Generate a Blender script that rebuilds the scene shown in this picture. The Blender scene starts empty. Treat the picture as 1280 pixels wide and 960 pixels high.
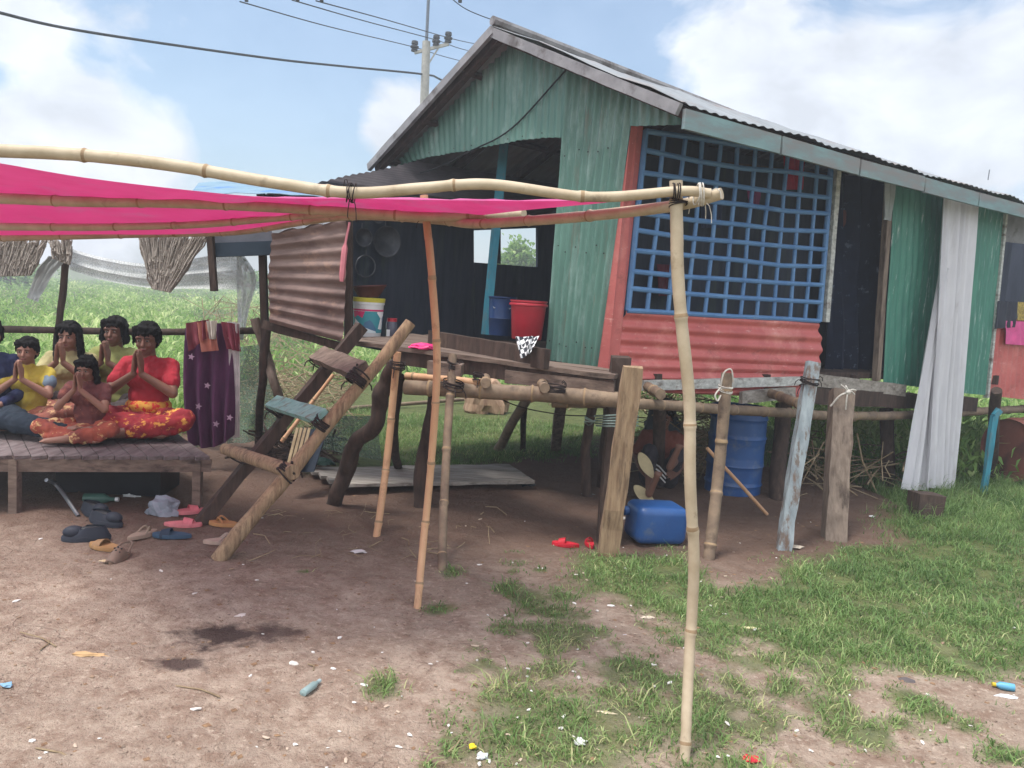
import bpy, bmesh, math, random
import numpy as np
from mathutils import Vector as V, Matrix, noise
R = math.radians
random.seed(7); rng = np.random.default_rng(7)
S = bpy.context.scene
COL = S.collection
# ------------------------------------------------------------------ camera
FPX = 1000.0; CAMH = 1.5
ROLL = R(3.7); PITCH = math.atan(111*math.cos(ROLL)/FPX)
fwd = V((0, math.cos(PITCH), -math.sin(PITCH)))
up0 = V((0, math.sin(PITCH), math.cos(PITCH))); rt0 = V((1, 0, 0))
rt = rt0*math.cos(ROLL) + up0*math.sin(ROLL)
up = up0*math.cos(ROLL) - rt0*math.sin(ROLL)
CAM = V((0, 0, CAMH))
cd = bpy.data.cameras.new('camera'); cam = bpy.data.objects.new('camera', cd); COL.objects.link(cam)
m = Matrix((rt, up, -fwd)).transposed().to_4x4(); m.translation = CAM; cam.matrix_world = m
cd.sensor_width = 36; cd.lens = FPX/1280*36; cd.clip_start = 0.05; cd.clip_end = 3000
S.camera = cam

def ray(x, y): return fwd*FPX + rt*(x-640) + up*(480-y)
def Hh(x, y, z=0.0):                     # world point seen at (x,y) at height z
    d = ray(x, y); return CAM + d*((z-CAMH)/d.z)
def Dp(x, y, D):                         # world point at ground distance D ahead
    d = ray(x, y); return CAM + d*(D/d.y)
def onP(x, y, p, n, off=0.0):            # on the vertical plane through p, normal n
    d = ray(x, y); return CAM + d*(((p+n*off-CAM).dot(n))/d.dot(n))

# ------------------------------------------------------------------ world, sun, exposure
w = bpy.data.worlds.new('World'); S.world = w; w.use_nodes = True
nt = w.node_tree; nt.nodes.clear(); N = nt.nodes.new; Lk = nt.links.new
SUN_EL, SUN_AZ = R(70), R(-118)           # azimuth measured from +Y towards +X
def wmath(op, a, b=None, c=None, nt=nt, clamp=False):
    n = nt.nodes.new('ShaderNodeMath'); n.operation = op; n.use_clamp = clamp
    for i, v in enumerate((a, b, c)):
        if v is None: continue
        if isinstance(v, (int, float)): n.inputs[i].default_value = v
        else: nt.links.new(v, n.inputs[i])
    return n.outputs[0]
sky = N('ShaderNodeTexSky'); sky.sky_type = 'NISHITA'; sky.sun_disc = False
sky.sun_elevation = SUN_EL; sky.sun_rotation = SUN_AZ; sky.air_density = 1.0; sky.dust_density = 2.2; sky.ozone_density = 1.2
bg = N('ShaderNodeBackground'); bg.inputs[1].default_value = 0.1
tc = N('ShaderNodeTexCoord')
def cloudnoise(scale, detail, seedv, stretch):
    mp = N('ShaderNodeMapping'); mp.inputs['Location'].default_value = seedv; mp.inputs['Scale'].default_value = stretch
    Lk(tc.outputs['Generated'], mp.inputs[0])
    n = N('ShaderNodeTexNoise'); n.inputs['Scale'].default_value = scale; n.inputs['Detail'].default_value = detail
    n.inputs['Roughness'].default_value = 0.55; n.inputs['Distortion'].default_value = 0.35
    Lk(mp.outputs[0], n.inputs['Vector']); return n.outputs['Fac']
def blob(x, y, rad):
    c = ray(x, y).normalized()
    vm = N('ShaderNodeVectorMath'); vm.operation = 'DISTANCE'; vm.inputs[1].default_value = c
    Lk(tc.outputs['Generated'], vm.inputs[0])
    return wmath('SUBTRACT', 1.0, wmath('DIVIDE', vm.outputs['Value'], rad))
fac = None
for b in (blob(60, 150, .26), blob(160, 190, .17), blob(20, 40, .16), blob(500, 160, .07),
          blob(920, 70, .17), blob(1090, 110, .26), blob(1250, 130, .26), blob(-500, 0, .5), blob(1700, 100, .45)):
    fac = b if fac is None else wmath('MAXIMUM', fac, b)
n1 = cloudnoise(5.5, 9, (3.1, 1.7, .4), (1, 1, 1.3))
f = wmath('MULTIPLY_ADD', n1, 6.5, wmath('MULTIPLY_ADD', fac, 3.2, -4.3), clamp=True)
geo = N('ShaderNodeSeparateXYZ'); Lk(tc.outputs['Generated'], geo.inputs[0])
hz = wmath('SUBTRACT', 1.0, wmath('DIVIDE', geo.outputs['Z'], 0.16), clamp=True)
f2 = wmath('ADD', wmath('MULTIPLY', f, 0.9), wmath('MULTIPLY', hz, 0.55), clamp=True)
f2 = wmath('MAXIMUM', f2, 0.18)
shade = N('ShaderNodeMapRange'); Lk(cloudnoise(9, 6, (9.1, 2.7, 5.4), (1, 1, 1.6)), shade.inputs['Value'])
shade.inputs['From Min'].default_value = .35; shade.inputs['From Max'].default_value = .65
shade.inputs['To Min'].default_value = 4.9; shade.inputs['To Max'].default_value = 6.6
cc = N('ShaderNodeCombineColor')
for i, k in enumerate((.94, .98, 1.06)): CCI = cc.inputs[i]; Lk(wmath('MULTIPLY', shade.outputs[0], k), CCI)
# unseen bright cloud added overhead and behind the viewer as fill light
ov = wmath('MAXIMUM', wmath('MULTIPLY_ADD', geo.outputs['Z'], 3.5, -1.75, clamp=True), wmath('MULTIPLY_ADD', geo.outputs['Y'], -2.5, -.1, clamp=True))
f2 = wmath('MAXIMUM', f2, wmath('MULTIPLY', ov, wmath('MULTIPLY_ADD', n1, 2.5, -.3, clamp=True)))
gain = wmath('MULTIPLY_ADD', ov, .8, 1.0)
tint = N('ShaderNodeVectorMath'); tint.operation = 'MULTIPLY'; tint.inputs[1].default_value = (.86, 1.04, 1.1); Lk(sky.outputs[0], tint.inputs[0])
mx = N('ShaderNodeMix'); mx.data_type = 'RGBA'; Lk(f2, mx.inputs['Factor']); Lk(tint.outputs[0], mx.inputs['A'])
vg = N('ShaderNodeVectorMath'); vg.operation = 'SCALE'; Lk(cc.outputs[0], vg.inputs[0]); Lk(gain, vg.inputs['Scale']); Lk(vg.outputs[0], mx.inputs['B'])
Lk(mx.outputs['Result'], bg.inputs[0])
wo = N('ShaderNodeOutputWorld'); Lk(bg.outputs[0], wo.inputs[0])
sl = bpy.data.lights.new('sun', 'SUN'); sl.energy = 2.6; sl.angle = R(18); sl.color = (1, .975, .94)
so = bpy.data.objects.new('sun', sl); COL.objects.link(so)
sd = V((math.sin(SUN_AZ)*math.cos(SUN_EL), math.cos(SUN_AZ)*math.cos(SUN_EL), math.sin(SUN_EL)))
so.rotation_euler = sd.to_track_quat('Z', 'Y').to_euler(); so.location = (0, 0, 30)
S.view_settings.view_transform = 'Standard'; S.view_settings.look = 'None'; S.view_settings.gamma = 1
S.view_settings.use_curve_mapping = False; S.view_settings.exposure = 0.84

# ------------------------------------------------------------------ materials
def s2l(c): return tuple((v/12.92 if v <= .04045 else ((v+.055)/1.055)**2.4) for v in [k/255 for k in c])
MATS = {}
def pm(name, c1, c2, scale=6, stretch=(1, 1, 1), rough=.8, bump=.25, c3=None, s3=2.0, t3=(.52, .68), spec=.3,
       metal=0, trans=0, detail=6, bdist=.01, contrast=(.3, .7)):
    """noise between two base colours, a third colour in patches, bump"""
    if name in MATS: return MATS[name]
    m = bpy.data.materials.new(name); m.use_nodes = True; t = m.node_tree; t.nodes.clear(); n = t.nodes.new; l = t.links.new
    c1, c2 = s2l(c1), s2l(c2)
    tcn = n('ShaderNodeTexCoord'); mp = n('ShaderNodeMapping'); mp.inputs['Scale'].default_value = stretch
    l(tcn.outputs['Object'], mp.inputs[0])
    nz = n('ShaderNodeTexNoise'); nz.inputs['Scale'].default_value = scale; nz.inputs['Detail'].default_value = detail
    nz.inputs['Roughness'].default_value = .62; l(mp.outputs[0], nz.inputs['Vector'])
    mr = n('ShaderNodeMapRange'); mr.inputs['From Min'].default_value = contrast[0]; mr.inputs['From Max'].default_value = contrast[1]
    l(nz.outputs['Fac'], mr.inputs['Value'])
    mix = n('ShaderNodeMix'); mix.data_type = 'RGBA'; l(mr.outputs[0], mix.inputs['Factor'])
    mix.inputs['A'].default_value = (*c1, 1); mix.inputs['B'].default_value = (*c2, 1); col = mix.outputs['Result']
    if c3:
        n3 = n('ShaderNodeTexNoise'); n3.inputs['Scale'].default_value = s3; n3.inputs['Detail'].default_value = 8
        n3.inputs['Roughness'].default_value = .7; l(mp.outputs[0], n3.inputs['Vector'])
        r3 = n('ShaderNodeMapRange'); r3.inputs['From Min'].default_value = t3[0]; r3.inputs['From Max'].default_value = t3[1]
        l(n3.outputs['Fac'], r3.inputs['Value'])
        m3 = n('ShaderNodeMix'); m3.data_type = 'RGBA'; l(r3.outputs[0], m3.inputs['Factor']); l(col, m3.inputs['A'])
        m3.inputs['B'].default_value = (*s2l(c3), 1); col = m3.outputs['Result']
    b = n('ShaderNodeBsdfPrincipled'); l(col, b.inputs['Base Color']); b.inputs['Roughness'].default_value = rough
    b.inputs['Specular IOR Level'].default_value = spec; b.inputs['Metallic'].default_value = metal
    if bump:
        bp = n('ShaderNodeBump'); bp.inputs['Strength'].default_value = bump; bp.inputs['Distance'].default_value = bdist
        l(nz.outputs['Fac'], bp.inputs['Height']); l(bp.outputs[0], b.inputs['Normal'])
    out = n('ShaderNodeOutputMaterial')
    if trans:
        tr = n('ShaderNodeBsdfTranslucent'); l(col, tr.inputs[0]); ms = n('ShaderNodeMixShader'); ms.inputs[0].default_value = trans
        l(b.outputs[0], ms.inputs[1]); l(tr.outputs[0], ms.inputs[2]); l(ms.outputs[0], out.inputs[0])
    else: l(b.outputs[0], out.inputs[0])
    MATS[name] = m; return m
def net_mat(name, c, alpha, scale=60, trans=.3):
    m = pm(name, c, tuple(int(v*.85) for v in c), 4, rough=.8, bump=.1, trans=trans)
    t = m.node_tree; out = [k for k in t.nodes if k.type == 'OUTPUT_MATERIAL'][0]; src = out.inputs[0].links[0].from_socket
    tp = t.nodes.new('ShaderNodeBsdfTransparent'); nz = t.nodes.new('ShaderNodeTexNoise'); nz.inputs['Scale'].default_value = scale
    tcn = t.nodes.new('ShaderNodeTexCoord'); t.links.new(tcn.outputs['Object'], nz.inputs['Vector'])
    mr = t.nodes.new('ShaderNodeMapRange'); mr.inputs['From Min'].default_value = .3; mr.inputs['From Max'].default_value = .7
    mr.inputs['To Min'].default_value = max(0, alpha-.35); mr.inputs['To Max'].default_value = min(1, alpha+.35)
    t.links.new(nz.outputs['Fac'], mr.inputs['Value'])
    ms = t.nodes.new('ShaderNodeMixShader'); t.links.new(mr.outputs[0], ms.inputs[0]); t.links.new(tp.outputs[0], ms.inputs[1]); t.links.new(src, ms.inputs[2])
    t.links.new(ms.outputs[0], out.inputs[0]); return m

M_bamboo = pm('bamboo_pale', (190, 173, 148), (162, 144, 118), 9, (1, 1, 1), .55, .2, c3=(120, 98, 74), s3=7, t3=(.6, .75))
M_bamboo_tan = pm('bamboo_tan', (205, 165, 128), (176, 132, 98), 8, (1, 1, .3), .6, .2, c3=(120, 84, 62), s3=6, t3=(.6, .75))
M_bamboo_old = pm('bamboo_old', (142, 122, 100), (94, 78, 66), 8, (1, 1, 1), .75, .3, c3=(60, 48, 42), s3=5, t3=(.55, .7))
M_node = pm('bamboo_node', (132, 108, 82), (156, 132, 102), 20, rough=.8)
M_woodgrey = pm('wood_grey', (140, 124, 110), (96, 82, 72), 10, (3, 3, .5), .85, .5, c3=(70, 58, 50), s3=4)
M_woodtan = pm('wood_tan', (166, 142, 112), (122, 98, 76), 10, (4, 4, .45), .85, .5, c3=(92, 74, 60), s3=4)
M_wooddark = pm('wood_dark', (82, 66, 58), (48, 38, 34), 9, (3, 3, .6), .9, .6, c3=(110, 92, 78), s3=3, t3=(.58, .75))
M_plank = pm('deck_plank', (128, 110, 98), (82, 68, 60), 9, (.5, 3, 3), .85, .5, c3=(56, 46, 42), s3=4)
M_plankpale = pm('board_pale', (168, 160, 150), (120, 112, 104), 9, (.5, 4, 4), .85, .5, c3=(92, 82, 74), s3=4)
M_whitewash = pm('whitewashed_board', (206, 206, 200), (142, 142, 136), 9, (.8, 4, 4), .8, .4, c3=(108, 94, 86), s3=3)
M_bluewash = pm('bluegrey_paint', (150, 158, 160), (112, 120, 124), 7, (3, 3, .7), .8, .4, c3=(104, 86, 74), s3=3, t3=(.54, .62))
M_turq = pm('turquoise_paint', (64, 142, 160), (44, 112, 132), 6, (3, 3, .7), .6, .2, c3=(96, 110, 112), s3=5)
M_turqpale = pm('worn_turquoise', (142, 176, 168), (104, 142, 136), 9, (1, 3, 3), .8, .4, c3=(110, 104, 92), s3=6)
M_green = pm('green_sheet', (94, 132, 118), (72, 110, 98), 3, (2, 2, .6), .5, .12, c3=(150, 172, 164), s3=2.2, t3=(.5, .75), spec=.5)
M_green2 = pm('green_sheet_worn', (72, 136, 116), (50, 108, 94), 5, (5, 5, .5), .5, .15, c3=(160, 178, 172), s3=6, t3=(.62, .68), spec=.5)
M_red = pm('salmon_sheet', (196, 104, 98), (172, 84, 80), 4, (1, 1, 1), .5, .15, c3=(212, 142, 130), s3=2.4, t3=(.52, .75), spec=.5)
M_blue = pm('blue_grille_paint', (98, 136, 176), (76, 114, 160), 6, rough=.5, bump=.15, c3=(122, 142, 160), s3=7, t3=(.6, .75))
M_rust = pm('rusty_sheet', (136, 114, 106), (104, 84, 78), 4, (1, 1, 2.5), .8, .3, c3=(84, 66, 62), s3=3, t3=(.5, .7))
M_zinc = pm('zinc_roof', (134, 138, 140), (108, 110, 112), 3, rough=.5, bump=.1, c3=(128, 108, 98), s3=1.7, t3=(.52, .72), spec=.5)
M_zincunder = pm('roof_edge_grey', (144, 142, 142), (108, 106, 108), 5, rough=.7, bump=.3, c3=(74, 66, 62), s3=4)
M_fascia = pm('fascia_teal', (126, 152, 152), (108, 128, 130), 4, (.7, .7, 3), .7, .2, c3=(128, 126, 124), s3=1, t3=(.42, .55))
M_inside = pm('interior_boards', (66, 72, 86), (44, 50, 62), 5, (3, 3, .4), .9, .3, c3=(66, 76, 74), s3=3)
M_tarp = pm('pink_tarp', (230, 124, 180), (222, 110, 168), 5, rough=.5, bump=.3, trans=.55, c3=(214, 146, 180), s3=3)
M_bluetarp = pm('bluegrey_tarp', (120, 146, 160), (96, 120, 138), 4, rough=.6, bump=.2, c3=(66, 112, 176), s3=2, t3=(.55, .65))
M_rope = pm('dark_cord', (52, 42, 40), (34, 28, 28), 30, rough=.9)
M_ropepale = pm('pale_rope', (206, 200, 190), (160, 152, 142), 30, rough=.9)
M_ropegreen = pm('green_rope', (130, 146, 138), (88, 104, 98), 30, rough=.9)
M_black = pm('black_plastic', (30, 30, 34), (20, 20, 24), 6, rough=.45)
M_white = pm('white_plastic', (222, 222, 220), (200, 200, 200), 6, rough=.4, bump=.05)
M_bluepl = pm('blue_plastic', (38, 84, 142), (28, 66, 118), 4, rough=.4, bump=.08, c3=(44, 96, 156), s3=3, t3=(.55, .8), spec=.5)
M_redpl = pm('red_plastic', (170, 34, 50), (144, 26, 42), 5, rough=.4, bump=.05, spec=.5)
M_curtain = pm('grey_curtain', (232, 230, 232), (208, 206, 210), 3, (3, 3, .5), .9, .1, trans=.25)
M_steel = pm('steel', (150, 152, 156), (110, 112, 116), 8, rough=.35, metal=.8)
M_cable = pm('cable', (40, 42, 46), (26, 28, 30), 8, rough=.7)
M_concrete = pm('concrete_pole', (172, 168, 160), (142, 138, 132), 8, rough=.9)
M_leafdry = pm('dry_brush', (166, 148, 118), (112, 94, 72), 9, rough=.95)
def flat(name, c, rough=.6, var=.85, **k): return pm(name, c, tuple(int(v*var) for v in c), 12, rough=rough, bump=.08, **k)

def streak(m, c, scale, stretch, a, b_, k=.8):
    t = m.node_tree; n = t.nodes.new; l = t.links.new; B_ = [q for q in t.nodes if q.type == 'BSDF_PRINCIPLED'][0]; src = B_.inputs['Base Color'].links[0].from_socket
    tcn = n('ShaderNodeTexCoord'); mp = n('ShaderNodeMapping'); mp.inputs['Scale'].default_value = stretch; mp.inputs['Location'].default_value = (scale, 3.1, 7.7); l(tcn.outputs['Object'], mp.inputs[0])
    q = n('ShaderNodeTexNoise'); q.inputs['Scale'].default_value = scale; q.inputs['Detail'].default_value = 9; q.inputs['Roughness'].default_value = .72; l(mp.outputs[0], q.inputs['Vector'])
    r = n('ShaderNodeMapRange'); r.inputs['From Min'].default_value = a; r.inputs['From Max'].default_value = b_; r.inputs['To Max'].default_value = k; l(q.outputs['Fac'], r.inputs['Value'])
    mix = n('ShaderNodeMix'); mix.data_type = 'RGBA'; l(r.outputs[0], mix.inputs['Factor']); l(src, mix.inputs['A']); mix.inputs['B'].default_value = (*s2l(c), 1)
    l(mix.outputs['Result'], B_.inputs['Base Color'])
streak(M_green, (108, 82, 66), 3.2, (3, 3, .35), .57, .72, .75); streak(M_green, (66, 92, 84), 7, (4, 4, .3), .55, .7, .6)
streak(M_green2, (190, 202, 196), 9, (5, 5, .2), .6, .66, .8)
streak(M_red, (128, 62, 54), 3.5, (1.5, 1.5, 3), .55, .7, .6); streak(M_red, (222, 178, 168), 11, (1, 1, 3), .6, .68, .6)
streak(M_zinc, (116, 82, 62), 2.2, (1, 1, 1), .54, .68, .7)
streak(M_rust, (172, 138, 118), 5, (1, 1, 1), .55, .7, .7)
streak(M_curtain, (140, 130, 122), 4, (3, 3, .6), .56, .74, .5)
streak(M_bluepl, (110, 116, 118), 6, (1, 1, 1), .56, .72, .6); streak(M_redpl, (150, 70, 70), 8, (1, 1, 1), .56, .72, .5); streak(M_white, (150, 138, 124), 9, (1, 1, 1), .56, .7, .6)
streak(M_bamboo, (112, 94, 78), 6, (1, 1, 1), .58, .7, .7); streak(M_bamboo_tan, (120, 88, 68), 9, (1, 1, 1), .57, .7, .7)
streak(M_woodtan, (84, 66, 54), 5, (6, 6, .4), .52, .64, .7); streak(M_bluewash, (96, 76, 62), 6, (3, 3, .8), .55, .62, .8)

# ------------------------------------------------------------------ mesh helpers
def tag(o, label=None, cat=None, group=None, kind=None):
    if label: o['label'] = label
    if cat: o['category'] = cat
    if group: o['group'] = group
    if kind: o['kind'] = kind
    return o
def empty(name, loc, label, cat, group=None):
    o = bpy.data.objects.new(name, None); COL.objects.link(o); o.location = loc; o.empty_display_size = .1
    return tag(o, label, cat, group)
def wloc(o):
    p = V((0, 0, 0))
    while o: p += o.location; o = o.parent
    return p
def link(name, me, mat, parent=None, origin=None):
    """me holds world coordinates; the object origin goes to the parent (or to origin)"""
    base = wloc(parent) if parent else (origin if origin is not None else V((0, 0, 0)))
    if origin is not None and parent: base = V(origin)
    me.transform(Matrix.Translation(-base))
    o = bpy.data.objects.new(name, me); COL.objects.link(o)
    if parent: o.parent = parent; o.location = base - wloc(parent)
    else: o.location = base
    if mat: me.materials.append(mat)
    return o
class MB:
    def __init__(s): s.v = []; s.f = []; s.dark = None
    def add(s, vs, fs):
        k = len(s.v); s.v += [tuple(p) for p in vs]; s.f += [tuple(i+k for i in q) for q in fs]; return s
    def beam(s, p0, p1, w_, h_, upv=V((0, 0, 1)), w1=None, h1=None, jit=0):
        p0, p1 = V(p0), V(p1); d = (p1-p0).normalized()
        if abs(d.dot(upv)) > .97: upv = V((0, 1, 0))
        a = d.cross(upv).normalized(); b = a.cross(d).normalized()
        w1 = w1 or w_; h1 = h1 or h_; vs = []
        n = max(1, int((p1-p0).length/.12)) if jit else 1
        for i in range(n+1):
            t = i/n; q = p0.lerp(p1, t); W = (w_+(w1-w_)*t)/2; H = (h_+(h1-h_)*t)/2
            for sx, sy in ((-1, -1), (1, -1), (1, 1), (-1, 1)):
                j = V((random.uniform(-jit, jit), random.uniform(-jit, jit), random.uniform(-jit, jit))) if jit else V((0, 0, 0))
                vs.append(q + a*W*sx + b*H*sy + j)
        fs = [(3, 2, 1, 0), (4*n, 4*n+1, 4*n+2, 4*n+3)]
        for i in range(n):
            for k in range(4): fs.append((4*i+k, 4*i+(k+1) % 4, 4*i+4+(k+1) % 4, 4*i+4+k))
        return s.add(vs, fs)
    def box(s, c, sx, sy, sz, rz=0):
        c = V(c); ax = V((math.cos(rz), math.sin(rz), 0))
        return s.beam(c - ax*sx/2, c + ax*sx/2, sy, sz)
    def tube(s, pts, rad, seg=10, cap=True, node=None):
        pts = [V(p) for p in pts]; n = len(pts)
        if isinstance(rad, (int, float)): rad = [rad]*n
        vs = []; a = None
        for i, p in enumerate(pts):
            d = (pts[min(i+1, n-1)]-pts[max(i-1, 0)]).normalized()
            if a is None:
                a = d.cross(V((0, 0, 1)));
                if a.length < .05: a = d.cross(V((0, 1, 0)))
            a = (a - d*a.dot(d)).normalized(); b = d.cross(a)
            for k in range(seg):
                t = 2*math.pi*k/seg; vs.append(p + (a*math.cos(t)+b*math.sin(t))*rad[i])
        fs = [(i*seg+k, i*seg+(k+1) % seg, (i+1)*seg+(k+1) % seg, (i+1)*seg+k) for i in range(n-1) for k in range(seg)]
        if cap: fs += [tuple(range(seg-1, -1, -1)), tuple((n-1)*seg+k for k in range(seg))]
        return s.add(vs, fs)
    def ell(s, c, rx, ry, rz, seg=14, rings=9, rot=None):
        c = V(c); vs = [V((0, 0, rz))]
        for i in range(1, rings):
            p = math.pi*i/rings
            for k in range(seg):
                t = 2*math.pi*k/seg; vs.append(V((rx*math.sin(p)*math.cos(t), ry*math.sin(p)*math.sin(t), rz*math.cos(p))))
        vs.append(V((0, 0, -rz)))
        if rot: vs = [rot @ v for v in vs]
        vs = [v+c for v in vs]
        fs = [(0, 1+k, 1+(k+1) % seg) for k in range(seg)]
        for i in range(rings-2):
            for k in range(seg): a = 1+i*seg; fs.append((a+k, a+seg+k, a+seg+(k+1) % seg, a+(k+1) % seg))
        L = len(vs)-1; a = 1+(rings-2)*seg; fs += [(a+(k+1) % seg, a+k, L) for k in range(seg)]
        return s.add(vs, fs)
    def lathe(s, c, prof, seg=28, axis=None):
        """prof: list of (radius, height)"""
        c = V(c); rot = axis.to_track_quat('Z', 'Y').to_matrix() if axis else Matrix.Identity(3)
        vs = [c + rot @ V((r*math.cos(2*math.pi*k/seg), r*math.sin(2*math.pi*k/seg), h)) for r, h in prof for k in range(seg)]
        fs = [(i*seg+k, i*seg+(k+1) % seg, (i+1)*seg+(k+1) % seg, (i+1)*seg+k) for i in range(len(prof)-1) for k in range(seg)]
        return s.add(vs, fs)
    def grid(s, G, nrm=None, th=0):
        """G[i][j] of Vectors; with thickness along -nrm"""
        ni, nj = len(G), len(G[0]); vs = [p for row in G for p in row]
        fs = [(i*nj+j, (i+1)*nj+j, (i+1)*nj+j+1, i*nj+j+1) for i in range(ni-1) for j in range(nj-1)]
        if th:
            k = len(vs); vs = vs + [p - nrm*th for p in vs]
            fs += [tuple(reversed([q+k for q in f_])) for f_ in fs]
            rim = [i*nj for i in range(ni)] + [(ni-1)*nj+j for j in range(1, nj)] + [i*nj+nj-1 for i in range(ni-2, -1, -1)] + [j for j in range(nj-2, 0, -1)]
            for a in range(len(rim)):
                b = (a+1) % len(rim); fs.append((rim[a], rim[b], rim[b]+k, rim[a]+k))
        return s.add(vs, fs)
    def prism(s, pts, n, th):
        pts = [V(p) for p in pts]; k = len(pts); vs = pts + [p - n*th for p in pts]
        fs = [tuple(range(k)), tuple(range(2*k-1, k-1, -1))] + [(i, i+k, (i+1) % k+k, (i+1) % k) for i in range(k)]
        return s.add(vs, fs)
    def mesh(s, name, smooth=False):
        me = bpy.data.meshes.new(name); me.from_pydata(s.v, [], s.f); me.update()
        bm = bmesh.new(); bm.from_mesh(me); bmesh.ops.recalc_face_normals(bm, faces=bm.faces); bm.to_mesh(me); bm.free()
        if smooth:
            me.polygons.foreach_set('use_smooth', [True]*len(me.polygons)); me.set_sharp_from_angle(angle=R(40))
        return me
    def build(s, name, mat, parent=None, smooth=False, origin=None):
        o = link(name, s.mesh(name, smooth), mat, parent, origin)
        if s.dark:
            o.data.materials.append(M_node)
            for k in s.dark: o.data.polygons[k].material_index = 1
        return o
    def remesh(s, name, mat, parent=None, vox=.008, smooth_it=3, origin=None, fold=0, ff=18):
        me = s.mesh(name); o = bpy.data.objects.new('tmp', me); COL.objects.link(o)
        md = o.modifiers.new('r', 'REMESH'); md.mode = 'VOXEL'; md.voxel_size = vox
        if smooth_it: sm = o.modifiers.new('s', 'SMOOTH'); sm.iterations = smooth_it; sm.factor = .5
        dg = bpy.context.evaluated_depsgraph_get(); dg.update()
        m2 = bpy.data.meshes.new_from_object(o.evaluated_get(dg)); m2.name = name
        bpy.data.objects.remove(o); bpy.data.meshes.remove(me)
        m2.materials.clear()
        if fold:
            nr = [v.normal.copy() for v in m2.vertices]
            for v, q in zip(m2.vertices, nr):
                c = v.co; v.co = c + q*fold*(noise.noise(V((c.x*ff, c.y*ff, c.z*ff*.45)))*1.1+abs(noise.noise(V((c.x*ff*2, c.y*ff*2+7, c.z*ff))))*.9-.2)
            m2.update()
        m2.polygons.foreach_set('use_smooth', [True]*len(m2.polygons))
        return link(name, m2, mat, parent, origin)
def lerpline(pts, u):
    L = [0]
    for a, b in zip(pts, pts[1:]): L.append(L[-1]+(b-a).length)
    t = u*L[-1]
    for i in range(len(pts)-1):
        if t <= L[i+1] or i == len(pts)-2:
            return pts[i].lerp(pts[i+1], 0 if L[i+1] == L[i] else (t-L[i])/(L[i+1]-L[i]))
def corr(a_line, b_line, nrm, wl=.076, amp=.009, nv=5, th=.002, jag=0, wob=.004, off=0):
    """corrugated sheet: waves run from a_line to b_line and repeat along them"""
    W = max(sum((q-p).length for p, q in zip(a_line, a_line[1:])), sum((q-p).length for p, q in zip(b_line, b_line[1:])))
    n = max(12, int(W/wl*8)); G = []
    for i in range(n+1):
        u = i/n; a = lerpline(a_line, u); b = lerpline(b_line, u)
        if jag: a = a + (b-a).normalized()*jag*(noise.noise(V((u*W*4, 3, off)))+.3*math.sin(int(u*W/.6)*7))
        o_ = nrm*amp*math.sin(2*math.pi*u*W/wl)
        row = []
        for j in range(nv):
            p = a.lerp(b, j/(nv-1)); row.append(p + o_ + nrm*wob*noise.noise(p*2.3)*3)
        G.append(row)
    mb = MB(); mb.grid(G, nrm, th); return mb
def smoothline(pts, n=10):
    out = []; P = [pts[0]*2-pts[1]] + list(pts) + [pts[-1]*2-pts[-2]]
    for i in range(1, len(P)-2):
        a, b, c, d = P[i-1:i+3]
        for k in range(n):
            t = k/n; out.append(.5*((2*b)+(c-a)*t+(2*a-5*b+4*c-d)*t*t+(3*b-a-3*c+d)*t**3))
    out.append(pts[-1]); return out
def bamboo_mb(pts, r0, r1, nodes=.32, wob=.004):
    pl = smoothline([V(p) for p in pts], 12); L = sum((b-a).length for a, b in zip(pl, pl[1:]))
    n = int(L/.011); P = []; Rr = []; ph = random.random(); dk = []
    for i in range(n+1):
        u = i/n; p = lerpline(pl, u); t = (u*L/nodes+ph) % 1; d = min(t, 1-t)*nodes
        dk.append(d < .006); r = (r0+(r1-r0)*u)*(1+.17*math.exp(-(d/.009)**2)-.03*math.exp(-((d-.03)/.02)**2))
        seg = int(u*L/nodes+ph); p = p + V((noise.noise(V((seg*3.1, 0, ph*9))), noise.noise(V((seg*3.1, 5, ph*9))), noise.noise(V((seg*3.1, 9, ph*9)))))*wob*(1 if .1 < u < .9 else 0)
        P.append(p); Rr.append(r)
    mb = MB().tube(P, Rr, 12); mb.dark = [k for i in range(n) if dk[i] for k in range(i*12, i*12+12)]; return mb
def coil_mb(p, axis, r, turns=4, w_=.006, pitch=.009, tails=0):
    """rope wound round a pole at p"""
    axis = axis.normalized(); a = axis.orthogonal().normalized(); b = axis.cross(a); mb = MB()
    for t in range(turns):
        c = p + axis*(t-turns/2)*pitch; pts = []
        rr = r+random.uniform(0, .003); til = random.uniform(-.15, .15)
        for k in range(17):
            an = 2*math.pi*k/16; pts.append(c + (a*math.cos(an)+b*math.sin(an))*rr + axis*math.sin(an)*til*rr*2)
        mb.tube(pts, w_/2, 5, False)
    for k in range(tails):
        d = (a*random.uniform(-1, 1)+b*random.uniform(-1, 1)+axis*random.uniform(-.8, .8)).normalized()
        q = p + d*r; mb.tube([q, q+d*.015+V((0, 0, .003)), q+d*.03+V((0, 0, -.012)), q+d*.034+V((0, 0, -.035))], w_/2.4, 5)
    return mb
def n3(): return V((random.gauss(0, 1), random.gauss(0, 1), random.gauss(0, 1)))

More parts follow.
